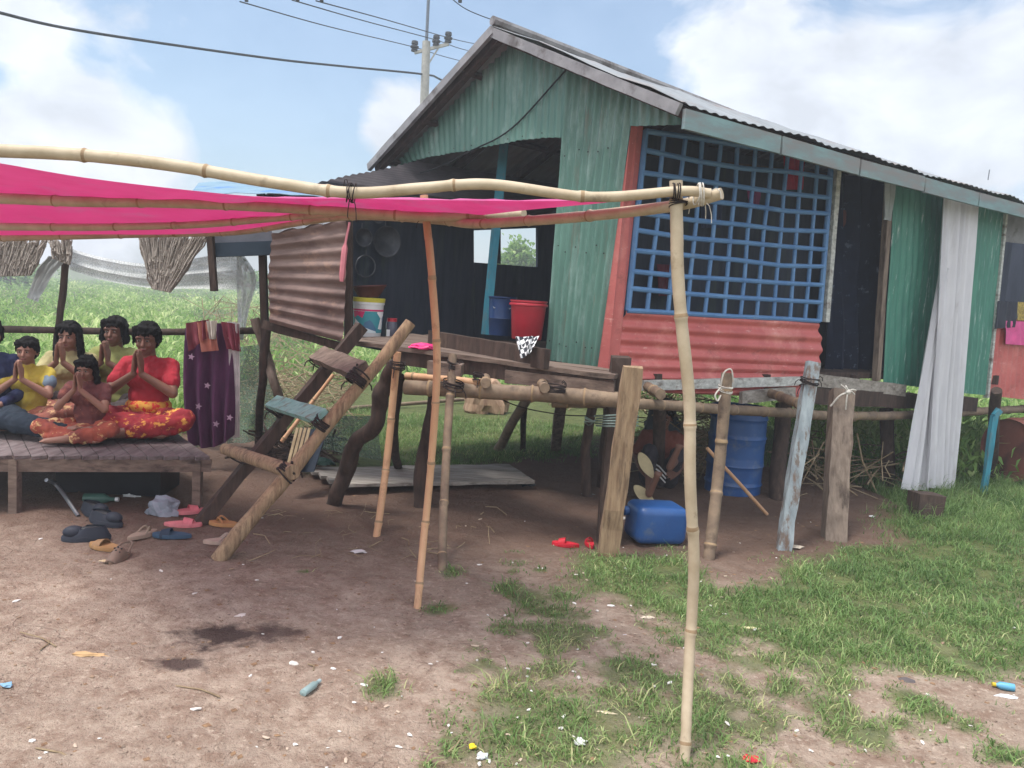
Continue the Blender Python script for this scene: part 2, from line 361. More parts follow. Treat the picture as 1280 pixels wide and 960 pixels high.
# ------------------------------------------------------------------ ground, grass
GRASS = [  # polygons in photo pixels of the ground they cover, density
    ([(700, 715), (735, 695), (850, 690), (905, 745), (1000, 700), (1110, 680), (1120, 640), (1300, 590), (1330, 830), (1200, 850), (1050, 835), (900, 800), (790, 760), (715, 740)], 1.0),
    ([(560, 890), (640, 845), (740, 860), (870, 880), (930, 930), (900, 990), (600, 990)], .75),
    ([(400, 592), (430, 480), (760, 480), (745, 572), (640, 575), (560, 585)], .9),
]
SPOTS = [(545, 757, .12), (565, 716, .1), (480, 858, .13), (620, 740, .06), (640, 790, .09), (675, 715, .06), (700, 745, .14), (380, 715, .04), (690, 770, .1),
         (980, 860, .16), (1080, 915, .2), (900, 900, .12), (1150, 880, .16), (1210, 910, .1), (720, 800, .12), (430, 600, .06), (820, 850, .1), (760, 870, .12), (1020, 820, .2), (1260, 940, .15)]
def proj(p):
    d = p-CAM; z = d.dot(fwd)
    if z < .2: return None
    return 640+FPX*d.dot(rt)/z, 480-FPX*d.dot(up)/z
SPOTW = [(Hh(x, y), r) for x, y, r in SPOTS]
POLYW = [([Hh(x, y) for x, y in pl], d) for pl, d in GRASS]
def inpoly(x, y, P):
    c = False; j = len(P)-1
    for i in range(len(P)):
        if (P[i].y > y) != (P[j].y > y) and x < (P[j].x-P[i].x)*(y-P[i].y)/(P[j].y-P[i].y)+P[i].x: c = not c
        j = i
    return c
def edge_dist(x, y, P):
    best = 9
    for i in range(len(P)):
        a, b = P[i-1], P[i]; dx, dy = b.x-a.x, b.y-a.y; t = max(0, min(1, ((x-a.x)*dx+(y-a.y)*dy)/(dx*dx+dy*dy+1e-9)))
        best = min(best, math.hypot(x-a.x-t*dx, y-a.y-t*dy))
    return best
def gmask(x, y):
    """how grassy the ground is at a place"""
    nz = noise.fractal(V((x*2.1, y*2.1, 3.3)), .7, 2.1, 4); nf = noise.noise(V((x*7, y*7, 1.1)))
    m_ = 0
    for P, d in POLYW:
        e = edge_dist(x, y, P); e = e if inpoly(x, y, P) else -e
        m_ = max(m_, min(1, max(0, .5 + e*3.2 + nz*.55 + nf*.15))*d)
    for c, r in SPOTW:
        q = math.hypot(x-c.x, y-c.y)/(r*.7); m_ = max(m_, max(0, 1.1-q*.75+nf*.5))
    # thin scattered growth in the right foreground
    if y < 4.6 and x > -.25+.1*(y-2): m_ = max(m_, max(0, min(.75, (nz+nf*.5)*1.6-.06+.16*(x > 1))))
    # open field behind
    far = y - (8.0 + .4*math.sin(x*1.7))
    if x < -.6: far = y-(7.3+.3*math.sin(x*2))
    m_ = max(m_, min(1, max(0, far*.7+.3+nz*.5)))
    if x > 3.2 and y > 5: m_ = max(m_, .8+nz*.3)
    return min(1, m_)
def gh(x, y):
    if y > 25 or abs(x) > 15: return 0.0
    k = min(1, max(0, (25-y)/8))
    return k*(.022*noise.noise(V((x*1.3, y*1.3, 0)))+.010*noise.noise(V((x*4.5, y*4.5, 2)))+.009*noise.noise(V((x*13, y*13, 4))))
def spaced(lo, hi, step, far, g=1.18):
    a = list(np.arange(lo, hi+1e-6, step)); s_ = step; v = hi
    while v < far: s_ *= g; v += s_; a.append(v)
    s_ = step; v = lo
    while v > -far: s_ *= g; v -= s_; a.insert(0, v)
    return a
xs = spaced(-3.6, 5.2, .032, 1500); ys = [v for v in spaced(1.6, 9.0, .032, 2000)]
gv = [(x, y, gh(x, y)) for x in xs for y in ys]
ni, nj = len(xs), len(ys)
gf = [(i*nj+j, (i+1)*nj+j, (i+1)*nj+j+1, i*nj+j+1) for i in range(ni-1) for j in range(nj-1)]
gme = bpy.data.meshes.new('ground'); gme.from_pydata(gv, [], gf); gme.update()
at = gme.attributes.new('grassy', 'FLOAT', 'POINT'); at.data.foreach_set('value', [gmask(x, y) if (y > 1 and abs(x) < 40) else 1.0 for x, y, z in gv])
gme.polygons.foreach_set('use_smooth', [True]*len(gme.polygons))
gm = bpy.data.materials.new('dirt'); gm.use_nodes = True; t = gm.node_tree; t.nodes.clear(); n = t.nodes.new; l = t.links.new
tcn = n('ShaderNodeTexCoord')
def nz(scale, det, rough=.65, off=(0, 0, 0)):
    mp = n('ShaderNodeMapping'); mp.inputs['Location'].default_value = off; l(tcn.outputs['Object'], mp.inputs[0])
    q = n('ShaderNodeTexNoise'); q.inputs['Scale'].default_value = scale; q.inputs['Detail'].default_value = det; q.inputs['Roughness'].default_value = rough
    l(mp.outputs[0], q.inputs['Vector']); return q.outputs['Fac']
def rng_(v, a, b, c=0, d=1):
    q = n('ShaderNodeMapRange'); l(v, q.inputs['Value'])
    for k, x in zip(('From Min', 'From Max', 'To Min', 'To Max'), (a, b, c, d)): q.inputs[k].default_value = x
    return q.outputs[0]
def mixc(fac, A, B, mode='MIX'):
    q = n('ShaderNodeMix'); q.data_type = 'RGBA'; q.blend_type = mode
    if isinstance(fac, float): q.inputs['Factor'].default_value = fac
    else: l(fac, q.inputs['Factor'])
    for s_, c in (('A', A), ('B', B)):
        if isinstance(c, tuple): q.inputs[s_].default_value = (*s2l(c), 1)
        else: l(c, q.inputs[s_])
    return q.outputs['Result']
base = mixc(rng_(nz(2.2, 8), .35, .65), (156, 137, 122), (186, 166, 148))
base = mixc(rng_(nz(9, 8, .7, (4, 1, 0)), .42, .66), base, (138, 114, 98))
base = mixc(rng_(nz(38, 5, .7, (1, 7, 0)), .55, .72), base, (198, 178, 160))
base = mixc(rng_(nz(52, 4, .7, (8, 7, 0)), .6, .72), base, (96, 76, 66))
sx = n('ShaderNodeSeparateXYZ'); l(tcn.outputs['Object'], sx.inputs[0])
def M2(op, a, b=None, clamp=False): return wmath(op, a, b, nt=t, clamp=clamp)
vo = n('ShaderNodeTexVoronoi'); vo.feature = 'DISTANCE_TO_EDGE'; vo.inputs['Scale'].default_value = 7
vmx = n('ShaderNodeMix'); vmx.data_type = 'VECTOR'; vmx.inputs['Factor'].default_value = .12; l(tcn.outputs['Object'], vmx.inputs['A'])
vn = n('ShaderNodeTexNoise'); vn.inputs['Scale'].default_value = 6; vn.inputs['Detail'].default_value = 6; l(tcn.outputs['Object'], vn.inputs['Vector']); l(vn.outputs['Color'], vmx.inputs['B']); l(vmx.outputs['Result'], vo.inputs['Vector'])
crk = wmath('MULTIPLY', rng_(vo.outputs['Distance'], .03, .0), rng_(nz(1.8, 5, .6, (3, 3, 3)), .5, .62), nt=t)
base = mixc(wmath('MULTIPLY', crk, .25, nt=t), base, (92, 72, 62))
# house shade painted into the earth under and in front of it (y beyond ~4.3 m)
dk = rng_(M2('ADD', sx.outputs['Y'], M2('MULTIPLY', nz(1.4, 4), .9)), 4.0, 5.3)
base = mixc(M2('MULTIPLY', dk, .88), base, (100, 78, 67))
def stain(px, py, rx, ry, col, k):
    global base
    c = Hh(px, py)
    dx = M2('DIVIDE', M2('SUBTRACT', sx.outputs['X'], c.x), rx); dy = M2('DIVIDE', M2('SUBTRACT', sx.outputs['Y'], c.y), ry)
    d = M2('SQRT', M2('ADD', M2('MULTIPLY', dx, dx), M2('MULTIPLY', dy, dy)))
    f_ = rng_(M2('ADD', d, M2('MULTIPLY', M2('SUBTRACT', nz(9, 6, .7, (px, 0, 0)), .5), 2.6)), 1.1, .5)
    base = mixc(M2('MULTIPLY', f_, k), base, col)
stain(275, 795, .2, .12, (62, 48, 46), .9); stain(225, 830, .14, .07, (72, 56, 54), .85); stain(345, 790, .14, .09, (78, 60, 56), .8)
ga = n('ShaderNodeAttribute'); ga.attribute_name = 'grassy'
gcol = mixc(rng_(nz(11, 5), .4, .6), (74, 92, 50), (98, 110, 62))
base = mixc(M2('MULTIPLY', rng_(ga.outputs['Fac'], .25, .8), .8), base, gcol)
b = n('ShaderNodeBsdfPrincipled'); l(base, b.inputs['Base Color']); b.inputs['Roughness'].default_value = .95; b.inputs['Specular IOR Level'].default_value = .15
bp = n('ShaderNodeBump'); bp.inputs['Strength'].default_value = 1; bp.inputs['Distance'].default_value = .05
hsum = M2('SUBTRACT', M2('ADD', nz(9, 8, .7, (4, 1, 0)), M2('MULTIPLY', nz(45, 4, .7), .4)), M2('MULTIPLY', crk, .12)); l(hsum, bp.inputs['Height']); l(bp.outputs[0], b.inputs['Normal'])
out = n('ShaderNodeOutputMaterial'); l(b.outputs[0], out.inputs[0])
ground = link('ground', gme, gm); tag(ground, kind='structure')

def leafmat(name, c1, c2, c3, tr=.35):
    """colour varies from blade to blade (attribute 'tint' 0..1)"""
    m = bpy.data.materials.new(name); m.use_nodes = True; t = m.node_tree; t.nodes.clear()
    a = t.nodes.new('ShaderNodeAttribute'); a.attribute_name = 'tint'
    r = t.nodes.new('ShaderNodeValToRGB'); e = r.color_ramp.elements
    e[0].color = (*s2l(c1), 1); e[1].color = (*s2l(c3), 1); k = e.new(.55); k.color = (*s2l(c2), 1)
    t.links.new(a.outputs['Fac'], r.inputs[0])
    b = t.nodes.new('ShaderNodeBsdfPrincipled'); b.inputs['Roughness'].default_value = .55; b.inputs['Specular IOR Level'].default_value = .3
    t.links.new(r.outputs[0], b.inputs['Base Color'])
    tr_ = t.nodes.new('ShaderNodeBsdfTranslucent'); t.links.new(r.outputs[0], tr_.inputs[0])
    ms = t.nodes.new('ShaderNodeMixShader'); ms.inputs[0].default_value = tr
    t.links.new(b.outputs[0], ms.inputs[1]); t.links.new(tr_.outputs[0], ms.inputs[2])
    o = t.nodes.new('ShaderNodeOutputMaterial'); t.links.new(ms.outputs[0], o.inputs[0]); return m
M_grass = leafmat('grass_blades', (80, 108, 58), (122, 150, 86), (200, 196, 144))
M_weeds = leafmat('weed_leaves', (84, 122, 58), (142, 174, 92), (212, 220, 158), .5)
M_brush = leafmat('brushwood', (74, 60, 48), (138, 120, 96), (192, 176, 146), .05)
def blades(name, pos, hgt, wid, lean, mat, label=None, cat=None, tint=None, parent=None, kind='stuff', leaf=False):
    """pos (n,3) numpy; each blade is a bent strip of 2 quads tapering to a point"""
    n_ = len(pos); a = rng.uniform(0, 2*np.pi, n_); ux = np.stack([np.cos(a), np.sin(a), 0*a], 1)
    b = rng.uniform(0, 2*np.pi, n_); ld = np.stack([np.cos(b), np.sin(b), 0*b], 1)*(lean*rng.uniform(.1, 1, n_))[:, None]*hgt[:, None]
    z = np.array([0, 0, 1.])
    w_ = wid[:, None]/2; h_ = hgt[:, None]
    if leaf: lv = [(0, .35, 0), (.55, 1, .35), (1, .12, 1)]
    else: lv = [(0, 1, 0), (.6, .75, .35), (1, .1, 1)]
    V_ = []
    for t_, ww, ll in lv:
        c = pos + z*h_*t_*(1-.25*ll*lean) + ld*ll
        V_ += [c - ux*w_*ww, c + ux*w_*ww]
    vs = np.stack(V_, 1).reshape(-1, 3)
    k = np.arange(n_)[:, None]*6; f1 = np.concatenate([k+0, k+1, k+3, k+2], 1); f2_ = np.concatenate([k+2, k+3, k+5, k+4], 1)
    fs = np.stack([f1, f2_], 1).reshape(-1, 4)
    base_ = V((0, 0, 0)); me = bpy.data.meshes.new(name)
    me.vertices.add(len(vs)); me.vertices.foreach_set('co', vs.ravel().astype(np.float32))
    me.loops.add(len(fs)*4); me.loops.foreach_set('vertex_index', fs.ravel().astype(np.int32))
    me.polygons.add(len(fs)); me.polygons.foreach_set('loop_start', np.arange(0, len(fs)*4, 4, dtype=np.int32))
    me.update(calc_edges=True); me.validate()
    if tint is None: tint = rng.uniform(0, 1, n_)
    at = me.attributes.new('tint', 'FLOAT', 'POINT'); at.data.foreach_set('value', np.repeat(tint, 6).astype(np.float32))
    o = link(name, me, mat, parent)
    if not parent: tag(o, label, cat, kind=kind)
    return o
# short grass, near
pts = []; hs = []; tn = []
tries = 0
while tries < 330000:
    tries += 1
    y = random.uniform(2.0, 9.5); x = random.uniform(-.75*y-.3, .75*y+.4)
    if x < -1.0 and y < 7: continue
    m_ = gmask(x, y)
    keep = m_**1.25*(1.0 if y < 5.5 else .85 if y < 7 else .8)
    if random.random() > keep: continue
    cl = noise.noise(V((x*6, y*6, 8)))
    if cl < -.32 and random.random() < .8: continue
    pts.append((x, y, gh(x, y)-.004)); k = .015+.038*random.random()*(1+cl*1.8)*(.45+.6*m_)
    if y > 5.4 and x > 2.4: k *= 2.0
    if 3.3 < y < 4.9 and x > 1.2: k *= 1.2
    if y > 6: k *= 1.5
    if random.random() < .06: k *= 1.9
    hs.append(k); tn.append(min(1, max(0, .38+.35*noise.noise(V((x*2.5, y*2.5, 5)))+random.gauss(0, .2)+(.15 if y < 3.4 else 0)-(.12 if (y > 4.2 and x > 2) else 0))))
pts = np.array(pts); hs = np.array(hs)
blades('grass', pts, hs, .0035+.003*rng.random(len(pts)), 1.5, M_grass, 'short green grass growing in patches over the dirt in front of the house', 'grass', np.array(tn))
def lumps(name, P, sz, mats, label, cat, flatness=.6):
    n_ = len(P); u = np.array([[1, 0, 0], [0, 1, 0], [-1, 0, 0], [0, -1, 0], [0, 0, 1], [0, 0, -.6]]); vs = P[:, None, :]+u[None]*sz[:, None, None]*rng.uniform(.5, 1.3, (n_, 6, 1))*np.array([1, 1, flatness])
    F = np.array([[0, 1, 4], [1, 2, 4], [2, 3, 4], [3, 0, 4], [1, 0, 5], [2, 1, 5], [3, 2, 5], [0, 3, 5]]); fs = (F[None]+np.arange(n_)[:, None, None]*6).reshape(-1, 3)
    me = bpy.data.meshes.new(name); me.from_pydata(vs.reshape(-1, 3).tolist(), [], fs.tolist()); me.update(); return tag(link(name, me, mats), label, cat, kind='stuff')
def scat(n_, ylo, yhi, mlim=.6):
    out = []
    while len(out) < n_:
        y = ylo+(yhi-ylo)*random.random(); x = random.uniform(-.72, .72)*y
        if gmask(x, y) < mlim and noise.noise(V((x*2.7, y*2.7, 9)))+random.random() > .45: out.append((x, y, gh(x, y)+.001))
    return np.array(out)
P_ = scat(6500, 2.1, 7.5); lumps('dirt_clods', P_, .002+.010*rng.random(len(P_))**4, gm, 'small dry clods of earth scattered over the bare dirt', 'clods')
P_ = scat(900, 2.1, 7.5, .9); lumps('leaf_litter', P_, .004+.013*rng.random(len(P_))**2, pm('dead_leaf', (150, 120, 90), (98, 74, 58), 40, rough=.95), 'brown bits of dead leaf scattered over the bare dirt', 'leaf litter', .12)
# weeds of the open field
def field(name, n_, ylo, yhi, xf, hlo, hhi, label, mat=M_weeds):
    y = ylo*np.exp(rng.random(n_)*np.log(yhi/ylo)); x = (rng.random(n_)*(xf[1]-xf[0])+xf[0])*y
    P = np.stack([x, y, 0*x], 1); clump = np.array([noise.noise(V((a*.8/ (1+b*.03), b*.8/(1+b*.03), 2))) for a, b in zip(x, y)])
    keep = (rng.random(n_) < .75+clump) & ~((y < 11.5) & (x > -.36*y) & (x < 3.2)) & ~((y < 9) & (x > -2.2) & (x < 3.2))
    P, y, clump = P[keep], y[keep], clump[keep]
    h = (hlo+(hhi-hlo)*rng.random(len(P)))*(1+clump*.8)
    P[:, 2] = rng.random(len(P))*h*.8
    tint = np.clip(.42+.75*clump+rng.normal(0, .2, len(P)), 0, 1)
    blades(name, P, h*.3+.03, (.010+.022*rng.random(len(P))**2)*(1+y/12), 1.5, mat, label, 'weeds', tint, leaf=True)
field('field_weeds', 230000, 7.4, 90, (-.85, .9), .12, .5, 'tall green weeds filling the open field behind the shelter')

# ------------------------------------------------------------------ the house
def hor(v): return V((v[0], v[1], 0)).normalized()
C = Hh(748, 458, 1.07)                                  # corner of the two walls, at the floor
wdir = V((math.sin(R(58)), math.cos(R(58)), 0)); gdir = V((-math.sin(R(42)), math.cos(R(42)), 0))
wn = V((wdir.y, -wdir.x, 0));                           # outward normals (towards the camera)
gn = V((-gdir.y, gdir.x, 0))
if wn.y > 0: wn = -wn
if gn.y > 0: gn = -gn
def W(x, y, off=0.0): return onP(x, y, C, wn, off)
def Gp(x, y, off=0.0): return onP(x, y, C, gn, off)
rdir = V((math.sin(R(52)), math.cos(R(52)), 0))
Lb = Gp(486, 210); bn = V((rdir.y, -rdir.x, 0))         # the long wall at the back, seen through the verandah
def B(x, y, off=0.0): return onP(x, y, Lb, bn, off)
ho = V((C.x, C.y, 0))
house = empty('stilt_house', ho, 'green and salmon corrugated tin house on wooden stilts with a blue barred window', 'house')
A = Gp(615, 31, .22); Le = Gp(460, 204, .22); Re = Gp(853, 127, .22)
Ree = Hh(1330, 266, Re.z); edir = hor(Ree-Re); LEN = (Ree-Re).length
Rend = Re+edir*LEN; Aend = A + edir*LEN - V((0, 0, .3)); Lend = Le + edir*LEN
def pn(a, b, c): 
    q = (b-a).cross(c-a).normalized(); return q if q.z > 0 else -q
nR = pn(A, Re, Aend); nL = pn(A, Le, Aend)
rf = corr([Re, Rend], [A, Aend], nR, wl=.09, amp=.0045, nv=8, th=.002, wob=.01).build('roof_slope', M_zinc, house, True)
corr([Le, Lend], [A, Aend], nL, wl=.09, amp=.0045, nv=8, th=.002, wob=.01).build('roof_slope', M_zinc, house, True)
mb = MB(); 
for t_ in (-1, 1):
    e = Re if t_ > 0 else Le; nn = nR if t_ > 0 else nL
    mb.beam(A - nn*.045 - edir*.0, e - nn*.045, .03, .066, nn, jit=.002)
mb.build('barge_board', M_zincunder, house)
mb = MB(); mb.tube([A+V((0, 0, .03)), Aend+V((0, 0, .03))], .035, 8); mb.build('ridge_cap', M_zincunder, house, True)
mb = MB()
q0 = Re - V((0, 0, .075)); n_s = 6
for k in range(n_s):
    a = Re.lerp(Rend, k/n_s+.004)-V((0, 0, .085+random.uniform(0, .01))); b_ = Re.lerp(Rend, (k+1)/n_s)-V((0, 0, .085+random.uniform(0, .01)))
    mb.beam(a, b_, .024, .11, jit=.001)
mb.build('fascia_board', M_fascia, house)
mb = MB()
for k in range(9):
    t_ = k/8*.97+.015
    for e, nn in ((Re, nR), (Le, nL)):
        a = A.lerp(Aend, t_); b_ = e+edir*LEN*t_; mb.beam(a-nn*.06, b_-nn*.06, .05, .06, nn)
for s_ in (.25, .6, .93):
    for e, nn in ((Re, nR), (Le, nL)):
        a = A.lerp(e, s_)-nn*.04; b_ = Aend.lerp(e+edir*LEN, s_)-nn*.04; mb.beam(a, b_, .04, .03, nn)
mb.build('rafter_frame', M_wooddark, house)
# gable sheet
bot = [Gp(478, 213), Gp(525, 199), Gp(591, 187), Gp(650, 176), Gp(706, 171)]
def under(x):                      # height of the roof underside over a gable wall point given by pixel column
    p = Gp(x, 100); t_ = (p-C).dot(gdir); a0 = (A-C).dot(gdir)
    l0 = (Le-C).dot(gdir); r0 = (Re-C).dot(gdir)
    z = A.z + (Le.z-A.z)*(t_-a0)/(l0-a0) if t_ > a0 else A.z + (Re.z-A.z)*(t_-a0)/(r0-a0)
    return V((p.x, p.y, z-.03))
tops = [under(x) for x in (478, 525, 570, 610, 640, 709)]
corr(bot, tops, gn, wl=.076, jag=.012).build('gable_wall', M_green, house, True)
corr([Gp(681, 449), Gp(747, 460)], [under(708), under(795)], gn, wl=.076, amp=.014, nv=9, off=3).build('corner_wall_sheet', M_green, house, True)
corr([Gp(788, 158, .004), Gp(851, 156, .004)], [under(791), under(853)], gn, wl=.076, off=5).build('gable_wall', M_green, house, True)
mb = MB()
for v_ in (.08, .5, .93):
    for k in range(6):
        u = (k+random.uniform(.2, .8))/6; a = Gp(683, 449).lerp(Gp(745, 459), u); b2 = Gp(706, 170).lerp(Gp(788, 158), u); mb.ell(a.lerp(b2, v_+random.uniform(-.02, .02))+gn*.014, .005, .005, .005, 6, 4)
mb.build('nail_heads', M_rope, house)
mb = MB()
for k in range(9):
    x_ = 500+k*22+random.uniform(-7, 7); z0 = Gp(x_, 207-(x_-489)*.165); mb.ell(z0+V((0, 0, .05))+gn*.014, .005, .005, .005, 6, 4)
mb.build('nail_heads', M_rope, house)
# salmon folded corner sheet
cp = C
e0 = Gp(747, 459, .02); e1 = W(772, 462, .03); f0 = Gp(789, 157, .02); f1 = W(804, 158, .03); m0 = (e0+e1)/2+(gn+wn)*.02; m1 = (f0+f1)/2+(gn+wn)*.01
MB().grid([[e0, f0], [m0, m1], [e1, f1]], (gn+wn).normalized(), .004).build('corner_sheet', M_red, house)
# grille
def gridbar(mb, a, b, r): mb.tube([a, (a+b)/2+n3()*.003, b], r, 6)
gl = [(807, 163), (784, 388)]; gr = [(1040, 198), (1024, 402)]
def gp(u, v, off=.03):
    xa = gl[0][0]+(gl[1][0]-gl[0][0])*v; ya = gl[0][1]+(gl[1][1]-gl[0][1])*v
    xb = gr[0][0]+(gr[1][0]-gr[0][0])*v; yb = gr[0][1]+(gr[1][1]-gr[0][1])*v
    p = W(xa, ya, off); q = W(xb, yb, off); return p.lerp(q, u)
gmb = MB(); rr = random.Random(3)
for i in range(12):
    u = i/11; r_ = .016 if 0 < i < 11 else .022
    pts_ = [gp(min(1, max(0, u+rr.uniform(-.006, .006))), v) for v in (0, .25, .5, .75, 1)]; gmb.tube(pts_, r_, 8)
for j in range(10):
    v = (0, .115, .235, .34, .45, .56, .665, .775, .875, 1)[j]
    pts_ = [gp(u, min(1, max(0, v+rr.uniform(-.008, .008)+.012*math.sin(u*3.1)*(0 < j < 9))), .036) for u in (0, .25, .5, .75, 1)]; gmb.tube(pts_, .018, 8)
gmb.build('window_grille', M_blue, house, True)
mb = MB(); mb.beam(gp(1.03, 0, .01), gp(1.03, 1, .01), .05, .07, wn, jit=.002); mb.build('window_post', M_whitewash, house)
# salmon wall below the window
a_ = [W(771, 398, .03), W(765, 471, .02), W(768, 478, .03)]; b_ = [W(1024, 402, .03), W(1029, 430, .05), W(1024, 455, .03), W(1004, 474, .03)]
a_ = [W(783, 388, .03), W(770, 440, .03), W(764, 474, .03)]
corr(a_, b_, wn, wl=.105, amp=.013, nv=14, wob=.01).build('salmon_wall_sheet', M_red, house, True)
corr([W(800, 486, .035), W(812, 491, .035)], [W(1003, 474, .035), W(1000, 497, .03)], wn, wl=.09, amp=.01, nv=10, wob=.01).build('salmon_wall_sheet', M_red, house, True)
MB().beam(W(803, 482, .075), W(1004, 476, .075), .03, .07, jit=.002).build('sill_board', M_whitewash, house)
MB().beam(W(926, 497, .09), W(992, 491, .09), .04, .09, jit=.004).build('sill_board', M_plankpale, house)
MB().beam(W(1012, 474, .05), W(1130, 488, .06), .04, .1, jit=.003).build('door_sill', M_plankpale, house)
MB().beam(W(1012, 494, .03), W(1215, 505, .03), .1, .13, jit=.006).build('bearer', M_wooddark, house)
# door post, green side sheets
mb = MB(); mb.beam(W(1095, 476, .05), W(1112, 222, .05), .055, .05, wn, jit=.002); mb.build('door_post', M_woodgrey, house)
corr([W(1104, 478, .02), W(1165, 486, .02)], [W(1118, 215, .02), W(1180, 226, .02)], wn, wl=.09, amp=.01, nv=9).build('side_wall_sheet', M_green2, house, True)
corr([W(1165, 488, .03), W(1233, 494, .03)], [W(1180, 226, .03), W(1258, 250, .03)], wn, wl=.09, amp=.01, nv=9, off=2).build('side_wall_sheet', M_green2, house, True)
mb = MB(); mb.beam(W(1233, 497, .04), W(1257, 262, .04), .035, .04, wn); mb.build('door_post', M_whitewash, house)
corr([W(1232, 494, .02), W(1340, 506, .02)], [W(1242, 398, .02), W(1345, 400, .02)], wn, wl=.1, amp=.009, nv=6).build('side_wall_sheet', M_red, house, True)
MB().grid([[W(1256, 302, .02), W(1259, 260, .02)], [W(1340, 312, .02), W(1342, 276, .02)]], wn, .01).build('lintel_panel', M_zincunder, house)
# concealed rest of the long wall
# floor
zf = 1.04
fA = V((C.x, C.y, zf)) ; fB = V((W(1400, 450).x, W(1400, 450).y, zf)); fC = V((B(1100, 300).x, B(1100, 300).y, zf)); fD = V((B(470, 300).x, B(470, 300).y, zf))
fl = MB(); fl.prism([fA, fB, fC, fD], V((0, 0, 1)), .05); fl.build('floor', M_wooddark, house)
# back long wall with two openings
def bq(mb, x0, y0, x1, y1, x2, y2, x3, y3, off=0): mb.prism([B(x0, y0, off), B(x1, y1, off), B(x2, y2, off), B(x3, y3, off)], bn, .03)
mb = MB()
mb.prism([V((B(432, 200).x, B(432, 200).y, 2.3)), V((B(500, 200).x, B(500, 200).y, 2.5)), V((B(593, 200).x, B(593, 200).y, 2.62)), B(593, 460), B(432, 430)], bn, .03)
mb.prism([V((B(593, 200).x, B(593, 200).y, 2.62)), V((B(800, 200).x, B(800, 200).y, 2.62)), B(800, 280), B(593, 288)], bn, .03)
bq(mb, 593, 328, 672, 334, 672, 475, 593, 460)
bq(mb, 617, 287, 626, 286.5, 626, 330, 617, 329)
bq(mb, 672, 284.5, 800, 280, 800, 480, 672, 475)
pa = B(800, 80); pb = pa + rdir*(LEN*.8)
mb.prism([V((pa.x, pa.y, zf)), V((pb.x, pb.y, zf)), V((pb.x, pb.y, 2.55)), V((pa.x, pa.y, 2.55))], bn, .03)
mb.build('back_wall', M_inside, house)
# far end wall and a cross partition behind the corner sheet
def endwall(base_, d_, name):
    p0 = V((base_.x, base_.y, zf)); p1 = p0 + gdir*2.55
    q = lambda p: p
    mb = MB(); pk = A + edir*d_
    # ridge height point on this wall
    tr = (A-C).dot(gdir); rp = p0 + gdir*max(.3, min(2.4, tr+.25))
    mb.prism([p0, p1, V((p1.x, p1.y, 2.3)), V((rp.x, rp.y, 2.75)), V((p0.x, p0.y, 2.4))], gn, .03); return mb.build(name, M_inside, house)
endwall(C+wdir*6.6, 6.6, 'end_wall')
# raised inner floor edge, seen from the verandah
rb0 = Hh(538, 424, 1.16); rb1 = Hh(684, 449, 1.13)
MB().beam(rb0+V((0, 0, .0)), rb1+V((0, 0, .0)), .05, .12, jit=.003).build('threshold_beam', M_wooddark, house)
# verandah deck
dR = Hh(768, 469, 1.07); dL = Hh(428, 424, 1.14)
ddir = (dL-dR).normalized(); dback = V((-ddir.y, ddir.x, 0)).normalized()
if dback.y < 0: dback = -dback
ddn = ddir.cross(dback).normalized()
if ddn.z < 0: ddn = -ddn
for k in range(7):
    o0 = .012+k*.2; a = dR+dback*(o0+.09); b_ = dL+dback*(o0+.09)
    if k == 0: a -= ddir*.0
    inset = .0 if k < 2 else .35+.22*k
    j = random.uniform(-.06, .06)
    MB().beam(a+ddir*inset-ddn*.014, b_+ddir*j-ddn*.014, .185, .028, ddn, jit=.0025).build('deck_plank', M_plank, house)
MB().beam(dR+dback*.05-ddn*.075, dL+dback*.05-ddn*.075+ddir*-.35, .05, .09, jit=.004).build('bearer', M_wooddark, house)
MB().beam(Hh(632, 470, 1.0), Hh(768, 486, .985), .04, .08, jit=.004).build('bearer', M_plank, house)
MB().beam(dR+dback*1.0-ddn*.09, dL+dback*1.2-ddn*.09, .07, .1, jit=.004).build('bearer', M_wooddark, house)
# bamboo bearers, joists
def bamb(name, pts, r0, r1, mat, parent, **k): return bamboo_mb(pts, r0, r1, **k).build(name, mat, parent, True)
bamb('bamboo_bearer', [Dp(506, 484, 4.93), Dp(600, 489, 4.86), Dp(700, 494, 4.8), Dp(772, 500, 4.74)], .046, .05, M_bamboo_old, house)
bamb('bamboo_bearer', [Dp(690, 503, 5.0), Dp(800, 505, 5.08), Dp(950, 514, 5.6), Dp(1100, 520, 6.7), Dp(1300, 510, 8.6)], .033, .04, M_bamboo_old, house)
bamb('bamboo_bearer', [Dp(508, 470, 5.1), Dp(560, 474, 4.95), Dp(600, 479, 4.85)], .025, .025, M_bamboo_tan, house)
for (x, y, D, r_) in ((607, 479, 4.72, .03), (681, 485, 4.66, .03), (826, 493, 4.98, .034), (1000, 505, 5.45, .035)):
    e = Dp(x, y, D); s_ = e + dback*2.0 + V((-.7, 0, .01))
    mb = bamboo_mb([s_, (s_+e)/2, e], r_, r_); mb.build('joist', M_bamboo_old, house, True)
# under floor joists going back
mb = MB()
for k in range(6):
    a = C + wdir*(.5+k*1.1) - V((0, 0, .09)) + wn*.05; mb.beam(a, a+gdir*2.6, .06, .09, jit=.003)
mb.build('joist_frame', M_wooddark, house)
